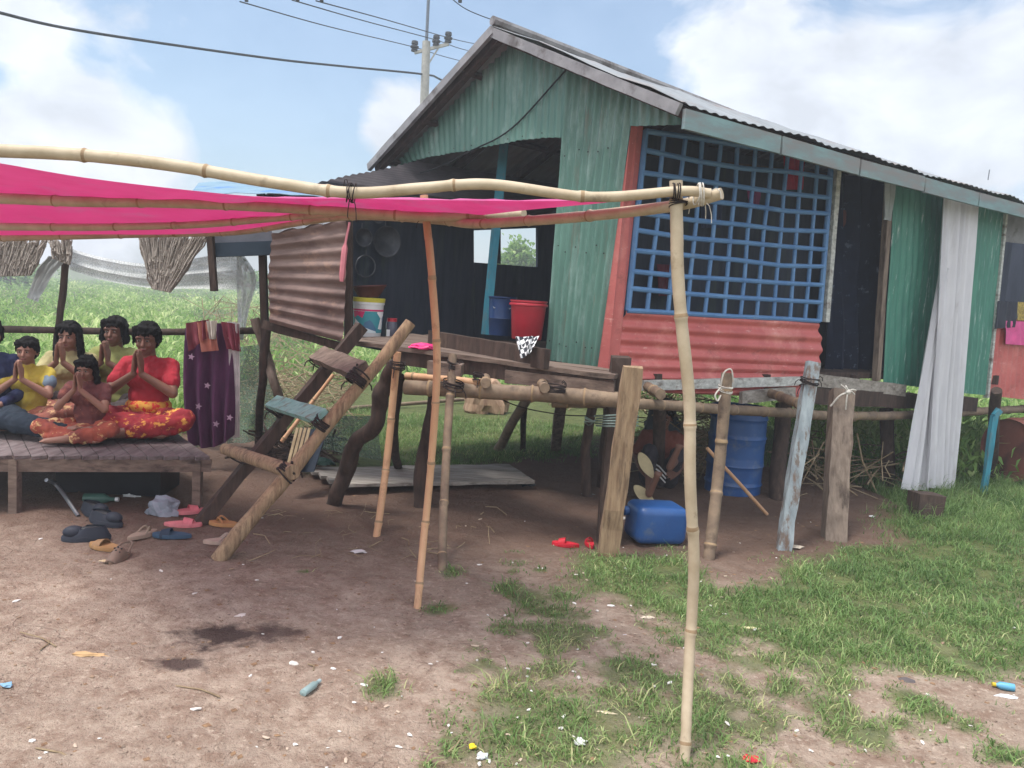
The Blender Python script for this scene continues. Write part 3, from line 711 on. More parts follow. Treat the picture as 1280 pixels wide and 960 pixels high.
# stilts
def post(mat, pts, w_, kind='round', parent=house, nm='stilt', h_=None, r1=None):
    if kind == 'round':
        P = smoothline([V(p) for p in pts], 8); n_ = len(P)
        rr_ = [(w_/2+((r1 or w_)/2-w_/2)*i/(n_-1))*(1+.14*noise.noise(V((i*.35, w_*90, pts[0][0]*5)))) for i in range(n_)]
        P = [p+V((noise.noise(V((i*.3, 1, p.x))), noise.noise(V((i*.3, 4, p.x))), 0))*w_*.18 for i, p in enumerate(P)]
        return MB().tube(P, rr_, 12).build(nm, mat, parent, True)
    if kind == 'bamboo': return bamb(nm, pts, w_/2, (r1 or w_)/2, mat, parent)
    mb = MB()
    for a, b_ in zip(pts, pts[1:]): mb.beam(a, b_, w_, h_ or w_, V((0, -1, .01)), jit=.0055)
    return mb.build(nm, mat, parent)
def gnd(x, y): p = Hh(x, y); return V((p.x, p.y, -.08))
pp = post(M_woodtan, [gnd(759, 694), Dp(792, 458, 4.55)], .115, 'sq', h_=.05)
rp = Dp(779, 522, 4.68)
r_o = MB()
for k in range(5): 
    c0 = Dp(745+random.uniform(-4, 2), 520+k*3, 4.9); c1 = Dp(798, 516+k*4, 4.62); c2 = Dp(770, 519+k*3.5, 4.62)
    r_o.tube(smoothline([c0, c2, c1], 6), .006, 6)
for k in range(4):
    c0 = Dp(745, 525, 4.85); r_o.tube(smoothline([c0, c0+n3()*.02+V((-.03, 0, 0)), c0+V((-.07, 0, random.uniform(-.06, .05)))], 5), .005, 5)
r_o.build('rope', M_ropegreen, house, True)
post(M_wooddark, [gnd(757, 676), Dp(776, 446, 4.86)], .11, 'sq', h_=.1)
post(M_wooddark, [gnd(736, 622), Dp(731, 575, 5.95), Dp(741, 505, 5.8)], .075)
post(M_wooddark, [gnd(752, 606), Dp(762, 505, 6.1)], .1)
post(M_wooddark, [gnd(411, 628), Dp(432, 592, 5.3), Dp(443, 556, 5.2), Dp(470, 530, 5.1), Dp(478, 490, 5.05), Dp(494, 452, 4.98)], .105)
post(M_bamboo_tan, [gnd(469, 672), Dp(484, 570, 4.85), Dp(497, 440, 4.86)], .046, 'bamboo')
post(M_wooddark, [gnd(500, 588), Dp(492, 540, 5.9), Dp(500, 470, 5.6)], .07)
post(M_wooddark, [gnd(526, 632), Dp(533, 560, 5.4), Dp(546, 478, 5.2)], .135, r1=.07)
post(M_bamboo_old, [gnd(553, 718), Dp(556, 600, 4.55), Dp(566, 443, 4.82)], .05, 'bamboo')
post(M_bamboo_old, [gnd(618, 560), Dp(660, 495, 6.9)], .09)
post(M_wooddark, [gnd(653, 562), Dp(656, 495, 7.1)], .055)
post(M_woodgrey, [gnd(694, 560), Dp(702, 495, 7.2)], .1, 'sq', h_=.08)
post(M_wooddark, [gnd(822, 608), Dp(826, 505, 6.1)], .1)
post(M_wooddark, [gnd(972, 625), Dp(978, 505, 6.6)], .13)
post(M_wooddark, [gnd(1110, 610), Dp(1108, 510, 7.2)], .12)
post(M_bamboo_old, [gnd(885, 700), Dp(898, 590, 4.85), Dp(909, 466, 4.9)], .072, 'bamboo')
mb = coil_mb(Dp(907, 485, 4.9), V((0, 0, 1)), .041, 4, .008, .01)
mb.tube(smoothline([Dp(901, 482, 4.85), Dp(905, 466, 4.84), Dp(914, 462, 4.84), Dp(917, 478, 4.85)], 6), .005, 6)
mb.tube(smoothline([Dp(901, 484, 4.85), Dp(894, 494, 4.84), Dp(897, 501, 4.84), Dp(901, 494, 4.85)], 6), .005, 6)
mb.build('rope', M_ropepale, house, True)
post(M_bluewash, [gnd(978, 687), Dp(1016, 452, 5.25)], .085, 'sq', h_=.06)
coil_mb(Dp(1012, 476, 5.22), V((.1, 0, 1)), .056, 6, .007, .008, 6).build('lashing', M_rope, house, True)
post(M_woodgrey, [gnd(1043, 674), Dp(1052, 488, 5.6)], .145, 'sq', h_=.1)
mb = MB(); c0 = Dp(1060, 490, 5.5)
for (dx, dy) in ((-22, 18), (-3, 22), (-9, -9), (-3, -8), (8, 3), (10, -2)): mb.tube(smoothline([c0, Dp(1060+dx*.5, 490+dy*.4-2, 5.49), Dp(1060+dx, 490+dy, 5.5)], 4), .006, 5)
mb.ell(c0, .022, .02, .02, 8, 6); mb.build('rope', M_ropepale, house, True)
post(M_turq, [gnd(1229, 618), Dp(1243, 520, 7.0), Dp(1250, 512, 7.0)], .045, 'sq')
post(M_wooddark, [gnd(1240, 600), Dp(1246, 488, 7.0)], .09)
post(M_wooddark, [gnd(1155, 646), Dp(1158, 616, 6.1)], .2, 'sq', nm='footing')
# lashings on the deck posts
for (x, y, D, r_) in ((567, 455, 4.8, .036), (567, 480, 4.78, .06), (497, 455, 4.82, .045), (598, 470, 4.85, .03), (694, 485, 4.72, .06)):
    coil_mb(Dp(x, y, D), V((.05, 0, 1)), r_, 5, .008, .009, 3).build('lashing', M_rope, house, True)
MB().beam(Dp(536, 459, 4.83), Dp(578, 463, 4.79), .07, .075, jit=.004).build('joist', M_plank, house)
mb = MB(); mb.tube(smoothline([Dp(575, 470, 5.2), Dp(640, 505, 5.3), Dp(700, 518, 5.3), Dp(745, 520, 4.9)], 10), .004, 5); mb.build('rope', M_rope, house, True)
# kitchen lean-to on the left of the verandah
kr = [Dp(322, 243, 6.0), Dp(410, 226, 6.1), Gp(525, 201, -.03)]
corr([kr[0], kr[1], kr[2]], [p+rdir*2.2+V((0, 0, .02)) for p in kr], V((0, 0, 1)), wl=.076, amp=.006).build('lean_to_roof', pm('shaded_tin', (84, 78, 80), (58, 54, 58), 4, rough=.85), house, True)  # tin colour darkened to paint in the shade under this roof
MB().beam(kr[0]-V((0, 0, .05)), kr[2]-V((0, 0, .05)), .04, .05).build('lean_to_beam', M_wooddark, house)
corr([Dp(341, 290, 5.75), Dp(334, 345, 5.75), Dp(337, 403, 5.75)], [Dp(433, 272, 5.6), Dp(432, 350, 5.6), Dp(428, 428, 5.6)], V((0, -1, 0)), wl=.1, amp=.014, nv=9, wob=.015).build('rusty_wall_sheet', M_rust, house, True)
MB().beam(Dp(436, 235, 5.7), Dp(436, 432, 5.7), .05, .05, V((0, -1, 0))).build('kitchen_post', M_wooddark, house)
MB().beam(Dp(326, 240, 6.0), Dp(332, 440, 6.0), .05, .05, V((0, -1, 0))).build('kitchen_post', M_wooddark, house)
MB().beam(Dp(330, 405, 5.82), Dp(434, 436, 5.66), .05, .06, jit=.006).build('kitchen_bearer', M_wooddark, house)
mb = MB(); e0 = Dp(633, 150, 6.75); mb.beam(Hh(607, 418, 1.16), e0, .075, .05, V((0, -1, 0)), jit=.001); mb.build('verandah_post', M_turq, house)
MB().tube(smoothline([Gp(707, 88, .02), Gp(640, 160, .02), Gp(590, 188, .03), Gp(540, 212, .03), Gp(488, 224, .05)], 8), .006, 6).build('cable', M_cable, house, True)
# plastic rag on top of rusty sheet
G_ = [[Dp(340+i*8, 291-i*1.5-j*7+2*math.sin(i*1.7+j), 5.70-.012*i+.015*math.sin(i*2.1+j)) for j in range(3)] for i in range(13)]
tag(MB().grid(G_, V((0, -1, 0)), .002).build('plastic_sheet', flat('milky_plastic', (196, 200, 204), .5, trans=.3), None, True, origin=Dp(385, 285, 5.7)), 'crumpled milky plastic sheet along the top of the rusty tin sheet', 'plastic sheet')

# ------------------------------------------------------------------ cloths on the house
def cloth_mb(top, bot, nrm, folds=6, amp=.03, nv=14, nu=60, ph=0, th=.002, spread=None):
    G = []
    for i in range(nu+1):
        u = i/nu; a = lerpline(top, u); b = lerpline(bot, u); row = []
        for j in range(nv+1):
            v = j/nv; p = a.lerp(b, v)
            k = math.sin(u*folds*2*math.pi+ph+.6*math.sin(v*3+ph)+1.1*math.sin(u*9+ph))*amp*(.55+.45*v) + noise.noise(V((u*5, v*3, ph)))*amp*.6
            row.append(p+nrm*k)
        G.append(row)
    return MB().grid(G, nrm, th)
top = [W(1178, 246, .25), W(1224, 252, .25)]
cur = empty('curtain', Hh(1160, 612, .03), 'long pale grey curtain hanging from the eave down to the grass', 'curtain')
cloth_mb([W(1178, 246, .2), W(1222, 252, .2)], [W(1156, 609, .27), W(1192, 611, .27)], wn, 5, .028, 20, 80, .5).build('curtain_panel', M_curtain, cur, True)
cloth_mb([W(1176, 330, .2), W(1184, 335, .21)], [W(1124, 612, .25), W(1158, 613, .25)], wn, 3, .02, 20, 50, 2.5).build('curtain_panel', M_curtain, cur, True)
def cloth(name, quad, nrm, mat, label, cat='cloth', folds=3, amp=.012, nv=10, nu=26, ph=0, group=None):
    a, b, c, d = quad; o = cloth_mb([a, b], [d, c], nrm, folds, amp, nv, nu, ph).build(name, mat, None, True, origin=(a+b)/2)
    return tag(o, label, cat, group)
cloth('black_cloth', [W(1247, 376, .06), W(1271, 378, .06), W(1268, 409, .07), W(1243, 411, .07)], wn, flat('black_fabric', (44, 46, 58)), 'small black cloth hung over the right window ledge beside the pink one')
cloth('yellow_cloth', [W(1272, 377, .05), W(1300, 380, .05), W(1300, 402, .06), W(1270, 400, .06)], wn, pm('yellow_print', (200, 176, 92), (96, 80, 60), 60, rough=.9), 'yellow patterned cloth at the right edge above the pink cloth', ph=1)
cloth('pink_cloth', [W(1258, 401, .07), W(1300, 403, .07), W(1300, 433, .07), W(1256, 430, .07)], wn, flat('pink_fabric', (226, 92, 152)), 'bright pink cloth hung on the salmon tin wall at the right edge', ph=2)
cloth('white_rag', [W(1106, 212, .08), W(1121, 215, .08), W(1114, 276, .09), W(1104, 274, .09)], wn, flat('white_rag_fabric', (176, 182, 182)), 'narrow whitish rag hanging at the top of the door post', 'rag', ph=1)
cloth('door_curtain', [W(1036, 215, -.35), W(1108, 226, -.35), W(1100, 462, -.3), W(1030, 462, -.3)], wn, pm('dark_flower_curtain', (32, 40, 62), (24, 30, 48), 8, rough=.9, c3=(84, 96, 112), s3=14, t3=(.6, .66)), 'dark navy flowered curtain hanging inside the doorway', 'curtain', folds=5, amp=.07)
for k, (x, y, w_, h_, c, lab) in enumerate(((992, 192, 26, 45, (190, 30, 60), 'crimson shirt hanging behind the blue window bars near their top right'),
        (942, 232, 18, 24, (150, 70, 120), 'mauve garment hanging behind the middle of the blue window bars'),
        (1060, 262, 26, 26, (110, 60, 56), 'dull brown garment hanging high in the dark doorway'),
        (838, 330, 34, 40, (92, 34, 50), 'maroon garment behind the lower left of the blue window bars'),
        (890, 225, 30, 60, (52, 62, 92), 'slate blue garment behind the upper middle of the blue window bars'))):
    o_ = -.3-.04*k
    cloth('hanging_garment', [W(x-w_/2, y, o_), W(x+w_/2, y+2, o_), W(x+w_/2-2, y+h_, o_), W(x-w_/2+2, y+h_, o_)], wn, flat('garment_%d' % k, c), lab, 'garment', ph=k)
tag(MB().beam(W(800, 192, -.3), W(1050, 220, -.5), .02, .02).build('clothes_rail', M_wooddark, None, origin=W(900, 200, -.4)), 'dark rail for clothes inside behind the blue window bars', 'rail')
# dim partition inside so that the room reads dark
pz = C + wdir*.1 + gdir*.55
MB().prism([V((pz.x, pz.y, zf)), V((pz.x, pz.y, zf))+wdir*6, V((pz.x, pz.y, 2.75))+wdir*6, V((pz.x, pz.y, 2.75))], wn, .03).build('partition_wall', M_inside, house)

# ------------------------------------------------------------------ things on the verandah
def frust(mb, c, r0, r1, h, seg=28, lip=.006, wall=.004):
    return mb.lathe(c, [(0.001, 0), (r0*.96, 0), (r0, .006), (r1, h-.012), (r1+lip, h-.01), (r1+lip, h), (r1-wall, h), (r0-wall, .01), (0.001, .01)], seg)
deckz = lambda x, y, add=0: Hh(x, y, 1.13)
bk = deckz(459, 420); sc = bk.y/1000
bkt = empty('paint_bucket', bk, 'white paint bucket with yellow rim and pink and teal label by the ladder top', 'bucket')
r_ = .112
MB().lathe(bk, [(.001, 0), (r_*.86, 0), (r_*.88, .008), (r_, .235), (r_*1.05, .236), (r_*1.05, .262), (r_*.98, .262), (.001, .255)], 32).build('body', M_white, bkt, True)
MB().lathe(bk+V((0, 0, .25)), [(.001, .0), (r_*1.07, .003), (r_*1.09, .03), (r_*1.02, .034), (.001, .03)], 32).build('lid', flat('yellow_plastic', (206, 196, 70)), bkt, True)
def lab_mat():
    m = bpy.data.materials.new('bucket_label'); m.use_nodes = True; t = m.node_tree; b = t.nodes['Principled BSDF']
    tc_ = t.nodes.new('ShaderNodeTexCoord'); v = t.nodes.new('ShaderNodeTexVoronoi'); v.inputs['Scale'].default_value = 16; t.links.new(tc_.outputs['Object'], v.inputs['Vector'])
    r = t.nodes.new('ShaderNodeValToRGB'); r.color_ramp.interpolation = 'CONSTANT'; e = r.color_ramp.elements
    e[0].color = (*s2l((60, 140, 150)), 1); e[1].position = .3; e[1].color = (*s2l((210, 220, 222)), 1)
    for p, c in ((.55, (206, 52, 104)), (.7, (70, 110, 140)), (.85, (230, 230, 230))): k = e.new(p); k.color = (*s2l(c), 1)
    sx_ = t.nodes.new('ShaderNodeSeparateColor'); t.links.new(v.outputs['Color'], sx_.inputs[0]); t.links.new(sx_.outputs[0], r.inputs[0]); t.links.new(r.outputs[0], b.inputs['Base Color']); return m
MB().lathe(bk, [(r_*.905, .03), (r_*.99, .185)], 40).build('label', lab_mat(), bkt, True)
MB().lathe(bk, [(r_*.993, .188), (r_*1.0, .2)], 40).build('label_band', flat('pink_print', (214, 50, 110)), bkt, True)
mb = MB(); frust(mb, bk+V((0, 0, .284)), .075, .12, .09); mb.v = [tuple(V(p) + V((.0, .0, .1*(p[0]-bk.x)))) for p in mb.v]
tag(mb.build('basin', flat('brown_plastic', (92, 52, 52)), None, True, origin=bk+V((0, 0, .284))), 'dark brown basin resting on top of the white paint bucket', 'basin')
p = deckz(489, 421); jar = empty('jar', p, 'clear jar with a red lid beside the white paint bucket', 'jar')
MB().lathe(p, [(.001, 0), (.04, 0), (.043, .01), (.043, .1), (.035, .12)], 20).build('body', flat('smoky_glass', (92, 92, 104), .2), jar, True)
MB().lathe(p, [(.039, .115), (.039, .14), (.001, .141)], 20).build('lid', M_redpl, jar, True)
MB().beam(p+V((-.03, -.045, .03)), p+V((-.005, -.045, .03)), .004, .05).build('label', M_white, jar)
p = Hh(658, 424, 1.2)
rb = empty('red_bucket', p, 'red plastic bucket standing just inside the verandah beside the blue one', 'bucket'); mb = MB(); frust(mb, p, .105, .125, .27); mb.build('body', M_redpl, rb, True)
MB().lathe(p, [(.131, .232), (.136, .236), (.136, .246), (.131, .25)], 30).build('rim_band', M_redpl, rb, True)
p = Hh(627, 420, 1.2)+V((-.01, .12, 0)); 
bb = empty('blue_bucket', p, 'dark blue plastic bucket between the turquoise post and the red bucket', 'bucket'); mb = MB(); mb.lathe(p, [(.001, 0), (.088, 0), (.095, .12), (.098, .125), (.095, .13), (.1, .27), (.106, .275), (.106, .285), (.09, .285), (.085, .02), (.001, .02)], 28); mb.build('body', flat('navy_plastic', (28, 52, 92), .4), bb, True)
MB().tube([p+V((-.1, 0, .27)), p+V((-.06, -.08, .2)), p+V((.06, -.08, .2)), p+V((.1, 0, .27))], .004, 6).build('handle', M_steel, bb, True)
# chequered cloth
cm = bpy.data.materials.new('chequered_cloth'); cm.use_nodes = True; t = cm.node_tree; b = t.nodes['Principled BSDF']; ck = t.nodes.new('ShaderNodeTexChecker'); ck.inputs['Scale'].default_value = 36
ck.inputs['Color1'].default_value = (.75, .75, .75, 1); ck.inputs['Color2'].default_value = (.02, .02, .03, 1); tc_ = t.nodes.new('ShaderNodeTexCoord'); mp = t.nodes.new('ShaderNodeMapping'); mp.inputs['Rotation'].default_value = (.3, .5, .4)
t.links.new(tc_.outputs['Object'], mp.inputs[0]); t.links.new(mp.outputs[0], ck.inputs[0]); t.links.new(ck.outputs[0], b.inputs['Base Color'])
cloth('chequered_cloth', [Dp(644, 421, 4.92), Dp(674, 420, 4.86), Dp(664, 440, 4.83), Dp(651, 449, 4.85)], V((0, -1, .2)), cm, 'black and white chequered cloth draped over the threshold in front of the red bucket', folds=2, amp=.02)
def crumple(name, c, sx, sy, sz, mat, label, cat, seed=1, jitter=.35, parent=None, sub=3):
    bm = bmesh.new(); bmesh.ops.create_icosphere(bm, subdivisions=sub, radius=1)
    for v in bm.verts:
        d = 1+jitter*noise.noise(v.co*2.2+V((seed, 0, 0)))+jitter*.6*noise.noise(v.co*6+V((0, seed, 0)))
        v.co = V((v.co.x*sx*d, v.co.y*sy*d, max(-.35, v.co.z)*sz*d))
    me = bpy.data.meshes.new(name); bm.to_mesh(me); bm.free(); me.transform(Matrix.Translation(V(c)+V((0, 0, sz*.35))))
    return tag(link(name, me, mat, parent, origin=V(c)), label, cat)
crumple('pink_bag', Hh(528, 436, 1.12), .085, .06, .028, flat('hot_pink', (240, 60, 130), .5), 'crumpled hot pink plastic bag lying on the deck edge', 'bag', 3)
# pans on the kitchen wall
def pan(x, y, r_, off, mat, label, ring=False, cat='pan'):
    c = B(x, y, off); ax = bn
    e = empty('hanging_pan', c, label, cat)
    if ring: MB().lathe(c, [(r_-.008, 0), (r_, .006), (r_+.006, 0), (r_, -.006), (r_-.008, 0)], 32, ax).build('rim', mat, e, True)
    else: MB().lathe(c, [(.001, .0), (r_*.5, .004), (r_*.85, .02), (r_, .045), (r_+.008, .046), (r_, .04), (r_*.8, .012), (.001, -.01)], 32, ax).build('bowl', mat, e, True)
    MB().tube([c+V((0, 0, r_)), c+V((0, 0, r_+.05))], .005, 6).build('handle', mat, e)
    return e
M_alu = pm('dull_aluminium', (96, 98, 104), (62, 64, 70), 10, rough=.5, metal=.3)
pan(457, 333, .095, .06, M_alu, 'thin ringed sieve hanging low on the dark kitchen wall', True, 'sieve')
pan(481, 302, .13, .06, M_alu, 'largest round pan hanging on the dark kitchen wall')
pan(452, 297, .075, .06, M_alu, 'small pan hanging left of the largest pan on the kitchen wall')
pan(470, 270, .06, .06, M_alu, 'small pan hanging topmost on the kitchen wall')
tag(MB().tube(smoothline([Dp(437, 278, 5.6), Dp(431, 310, 5.58), Dp(427, 352, 5.56)], 6), [.008]*6+[.02]*6+[.012], 6).build('plastic_strip', flat('pink_strip', (200, 120, 128)), None, True, origin=Dp(432, 300, 5.6)), 'faded pink plastic strip dangling beside the rusty tin sheet', 'strip')

# ------------------------------------------------------------------ ladder
lb0 = Hh(272, 699); lb1 = Hh(250, 652)
run = V((.89, .46, 0)).normalized()
def lp(base_, px, py):
    nrm_ = V((-run.y, run.x, 0)); return onP(px, py, V((base_.x, base_.y, 0)), nrm_)
lad = empty('ladder', (lb0+lb1)/2, 'rough wooden ladder with lashed rungs leaning on the left end of the deck', 'ladder')
r0 = lp(lb0, 272, 701); r1 = lp(lb0, 513, 404); l0 = lp(lb1, 250, 654); l1 = lp(lb1, 452, 408)
P = [r0.lerp(r1, k/10)+V((0, 0, .008*math.sin(k*1.3))) for k in range(11)]
MB().tube(P, [.044-.001*k+.003*math.sin(k*2.2) for k in range(11)], 12).build('rail', M_woodtan, lad, True)
MB().beam(l0, l1, .08, .07, V((0, 0, 1)), jit=.004).build('rail', M_wooddark, lad)
def rp_(t_): return r0.lerp(r1, t_)
def rung_ends(xl, yl, xr, yr): return lp(lb1, xl, yl), lp(lb0, xr, yr)
nup = V((0, 0, .05))
a, b_ = rung_ends(398, 449, 449, 470); MB().beam(a+V((0, 0, .03)), b_+V((0, 0, .03)), .12, .05, V((-.5, -.3, .8)), jit=.004).build('rung', M_plank, lad)
a, b_ = rung_ends(340, 508, 400, 527); MB().beam(a+V((0, 0, .03)), b_+V((0, 0, .03)), .1, .03, V((-.5, -.3, .8)), jit=.002).build('rung', M_turqpale, lad)
a, b_ = rung_ends(284, 562, 360, 588); d_ = (b_-a).normalized()
MB().tube([a-d_*.03, (a+b_)/2, b_+d_*.06], [.036, .04, .042], 14).build('rung', M_woodtan, lad, True)
ldir = (r1-r0).normalized()
for (x, y, bb_, r_) in ((449, 470, lb0, .066), (446, 474, lb0, .07), (402, 529, lb0, .06), (360, 590, lb0, .068), (345, 512, lb1, .07), (400, 452, lb1, .075), (300, 570, lb1, .065)):
    coil_mb(lp(bb_, x, y), ldir+V((random.uniform(-.3, .3), random.uniform(-.3, .3), 0)), r_*.8, 6, .01, .009, 2).build('lashing', M_rope, lad, True)
tag(bamboo_mb([Dp(352, 552, 5.3), Dp(417, 468, 5.4)], .014, .012).build('thin_pole', M_bamboo_tan, None, True, origin=Dp(352, 552, 5.3)), 'thin tan bamboo pole leaning behind the ladder rungs', 'pole')

# ------------------------------------------------------------------ bamboo canopy
fr = empty('bamboo_canopy_frame', gnd(857, 952)+V((0, 0, .08)), 'bamboo pole frame of the canopy with two slender posts in the foreground', 'canopy frame')
bamb('post', [gnd(857, 955), Dp(863, 800, 2.62), Dp(867, 700, 2.62), Dp(863, 600, 2.6), Dp(862, 500, 2.6), Dp(852, 400, 2.6), Dp(847, 330, 2.6), Dp(845, 226, 2.6)], .018, .021, M_bamboo, fr, nodes=.36)
bamb('post', [gnd(521, 758), Dp(532, 650, 3.85), Dp(541, 550, 3.85), Dp(546, 450, 3.85), Dp(540, 350, 3.85), Dp(530, 244, 3.85)], .018, .019, M_bamboo_tan, fr, nodes=.3)
bamb('pole', [Dp(-60, 186, 2.75), Dp(90, 193, 2.74), Dp(210, 206, 2.72), Dp(340, 228, 2.7), Dp(440, 241, 2.68), Dp(530, 235, 2.66), Dp(612, 230, 2.65), Dp(740, 246, 2.63), Dp(850, 239, 2.57), Dp(888, 242, 2.56)], .023, .016, M_bamboo, fr, nodes=.42, wob=.002)
bamb('pole', [Dp(902, 242, 2.56), Dp(850, 256, 2.64), Dp(755, 268, 2.85), Dp(660, 276, 3.2), Dp(590, 280, 3.6), Dp(545, 275, 3.9), Dp(460, 270, 4.2), Dp(400, 274, 4.4), Dp(300, 289, 4.8), Dp(200, 292, 5.0), Dp(0, 297, 5.0), Dp(-80, 298, 5.0)], .019, .024, M_bamboo, fr, nodes=.36, wob=.002)
bamb('pole', [Dp(655, 267, 3.45), Dp(550, 271, 3.75), Dp(480, 268, 3.8), Dp(400, 263, 3.8), Dp(225, 254, 3.8), Dp(90, 252, 3.8), Dp(-60, 245, 3.8)], .02, .026, M_bamboo, fr, nodes=.4, wob=.002)
bamb('pole', [Dp(420, 267, 4.15), Dp(330, 274, 4.3), Dp(245, 281, 4.4), Dp(120, 284, 4.5), Dp(-60, 283, 4.5)], .018, .022, M_bamboo, fr, nodes=.36, wob=.002)
for (x, y, D, ax, r_, tl) in ((848, 252, 2.6, V((0, 0, 1)), .027, 2), (846, 240, 2.58, V((1, 0, 0)), .025, 0), (876, 243, 2.56, V((1, 0, 0)), .033, 4), (440, 241, 2.68, V((1, 0, 0)), .03, 3), (535, 272, 3.85, V((0, 0, 1)), .026, 2)):
    coil_mb(Dp(x, y, D), ax, r_, 4, .004, .006, tl).build('lashing', M_ropepale if tl == 4 else M_rope, fr, True)
ft = [(-60, 196, 2.8), (0, 204, 2.82), (106, 222, 2.85), (239, 238, 2.9), (340, 247, 2.9), (430, 248, 2.85), (550, 250, 2.8), (700, 251, 2.7), (790, 246, 2.66), (848, 238, 2.62)]
bt = [(-60, 297, 5.05), (0, 297, 5.05), (150, 295, 5.05), (290, 290, 4.85), (370, 278, 4.55), (440, 271, 4.3), (550, 273, 3.95), (660, 262, 3.2), (765, 252, 2.8), (850, 239, 2.64)]
ftl = smoothline([Dp(*q) for q in ft], 6); btl = smoothline([Dp(*q) for q in bt], 6)
nu = 90; nv_ = 26; G_ = []
for i in range(nu+1):
    k = i/nu*(len(ftl)-1); ii = min(int(k), len(ftl)-2); a = ftl[ii].lerp(ftl[ii+1], k-ii); b_ = btl[ii].lerp(btl[ii+1], k-ii)
    row = []
    for j in range(nv_+1):
        v = j/nv_; p = a.lerp(b_, v); L_ = (b_-a).length
        p = p + V((0, 0, .055*L_/2*math.sin(math.pi*v)*1.0 + (.016*math.sin(math.pi*v)*noise.noise(V((i*.12, v*5, 0)))+math.sin(math.pi*v)*.012*(1-abs(noise.noise(V((i*.22, v*2.2, 4))))*3)*.5+.004*math.sin(math.pi*v)*math.sin(i*.9+v*4))*min(1, L_)))
        row.append(p)
    G_.append(row)
tag(MB().grid(G_, V((0, 0, 1)), .001).build('tarpaulin', M_tarp, None, True, origin=Dp(300, 260, 3.8)), 'bright pink tarpaulin stretched over the bamboo canopy poles', 'tarpaulin')

# ------------------------------------------------------------------ rear shelter: rail, posts, blue roof, nets, thatch
sh = empty('rail_fence', Hh(70, 450), 'dark horizontal pole rail with leaning posts behind the seated people', 'fence')
post(M_wooddark, [Dp(-60, 410, 6.3), Dp(80, 413, 6.3), Dp(200, 415, 6.25), Dp(336, 413, 6.1)], .055, parent=sh, nm='rail')
post(M_wooddark, [V((Dp(66, 460, 6.35).x, 6.35, -.05)), Dp(70, 440, 6.35), Dp(78, 370, 6.35), Dp(84, 292, 6.35)], .055, parent=sh)
for o_ in sh.children: o_.name = 'rail' if o_.name.startswith('rail') else 'post'
post(M_woodgrey, [gnd(356, 545), Dp(348, 500, 6.1), Dp(332, 440, 6.05), Dp(318, 398, 6.0)], .07, parent=sh, nm='post')
post(M_wooddark, [gnd(322, 560), Dp(327, 480, 6.05), Dp(334, 405, 6.0)], .065, parent=sh, nm='post')
btp = empty('shelter_roof', Dp(340, 250, 6.0), 'low blue grey tarpaulin roof beside the lean-to behind the pink canopy', 'shelter roof')
G_ = [[Dp(238+i*14+j*2, 243-5*math.sin(i/15*3.1)-(j*3)+i*.5, 5.6+j*.25)+V((0, 0, .004*math.sin(i*1.9+j))) for j in range(6)] for i in range(15)]
MB().grid(G_, V((0, 0, 1)), .004).build('tarpaulin', M_bluetarp, btp, True)
MB().beam(Dp(262, 313, 5.95), Dp(342, 310, 5.9), .05, .1).build('beam', flat('dark_blue_wood', (60, 72, 84), .8), btp)
MB().beam(Dp(262, 283, 5.9), Dp(268, 364, 5.9), .045, .045, V((0, -1, 0)), jit=.002).build('post', M_wooddark, btp)
MB().grid([[Dp(264, 304, 5.97), Dp(262, 280, 5.97)], [Dp(340, 302, 5.93), Dp(340, 276, 5.93)]], V((0, -1, 0)), .004).build('panel', flat('grey_tin', (132, 132, 140), .7), btp)
# nets and sacking
M_net = net_mat('white_net', (232, 232, 230), .7, 90); M_netg = net_mat('green_net', (120, 140, 124), .5, 70); M_plast = net_mat('clear_plastic', (220, 222, 220), .7, 30)
def sheet(name, rows, nrm, mat, label, cat, amp=.02, th=0.001, n_=24):
    """rows: list of (left px,left py,right px,right py,D)"""
    L_ = smoothline([Dp(a, b, e) for a, b, c, d, e in rows], 6); R_ = smoothline([Dp(c, d, e) for a, b, c, d, e in rows], 6)
    G = []
    for i in range(n_+1):
        u = i/n_; G.append([a.lerp(b, u)+nrm*amp*(noise.noise(V((u*6, k*.25, len(label))))*1.4+math.sin(u*19+k*.1)*.4) for k, (a, b) in enumerate(zip(L_, R_))])
    return tag(MB().grid(G, nrm, th).build(name, mat, None, True, origin=L_[0].lerp(R_[0], .5)), label, cat)
back = V((0, -1, 0))
# a sagging band of white net
up_ = smoothline([Dp(*q) for q in ((86, 310, 6.4), (130, 322, 6.4), (190, 330, 6.4), (250, 322, 6.35), (300, 312, 6.3))], 6)
lo_ = smoothline([Dp(*q) for q in ((84, 336, 6.4), (130, 350, 6.4), (190, 360, 6.4), (250, 361, 6.35), (305, 362, 6.3))], 6)
G_ = [[a.lerp(b_, j/8)+back*.02*math.sin(j*1.6+i*.05) for j in range(9)] for i, (a, b_) in enumerate(zip(up_, lo_))]
tag(MB().grid(G_, back, .001).build('net', M_net, None, True, origin=Dp(190, 340, 6.4)), 'sagging band of white netting strung behind the seated people', 'net')
sheet('plastic_curtain', [(296, 318, 300, 312, 6.2), (296, 350, 320, 346, 6.2), (297, 390, 312, 385, 6.2), (298, 425, 304, 425, 6.2)], back, M_plast, 'narrow clear plastic strip hanging above the purple dress', 'plastic sheet', .01)
sheet('white_rag', [(60, 320, 84, 322, 6.3), (48, 335, 66, 345, 6.3), (38, 360, 52, 368, 6.3), (34, 372, 48, 378, 6.3)], back, flat('white_rag2', (200, 202, 200), trans=.3), 'white rag hanging beside the dark leaning post at far left', 'rag', .01)
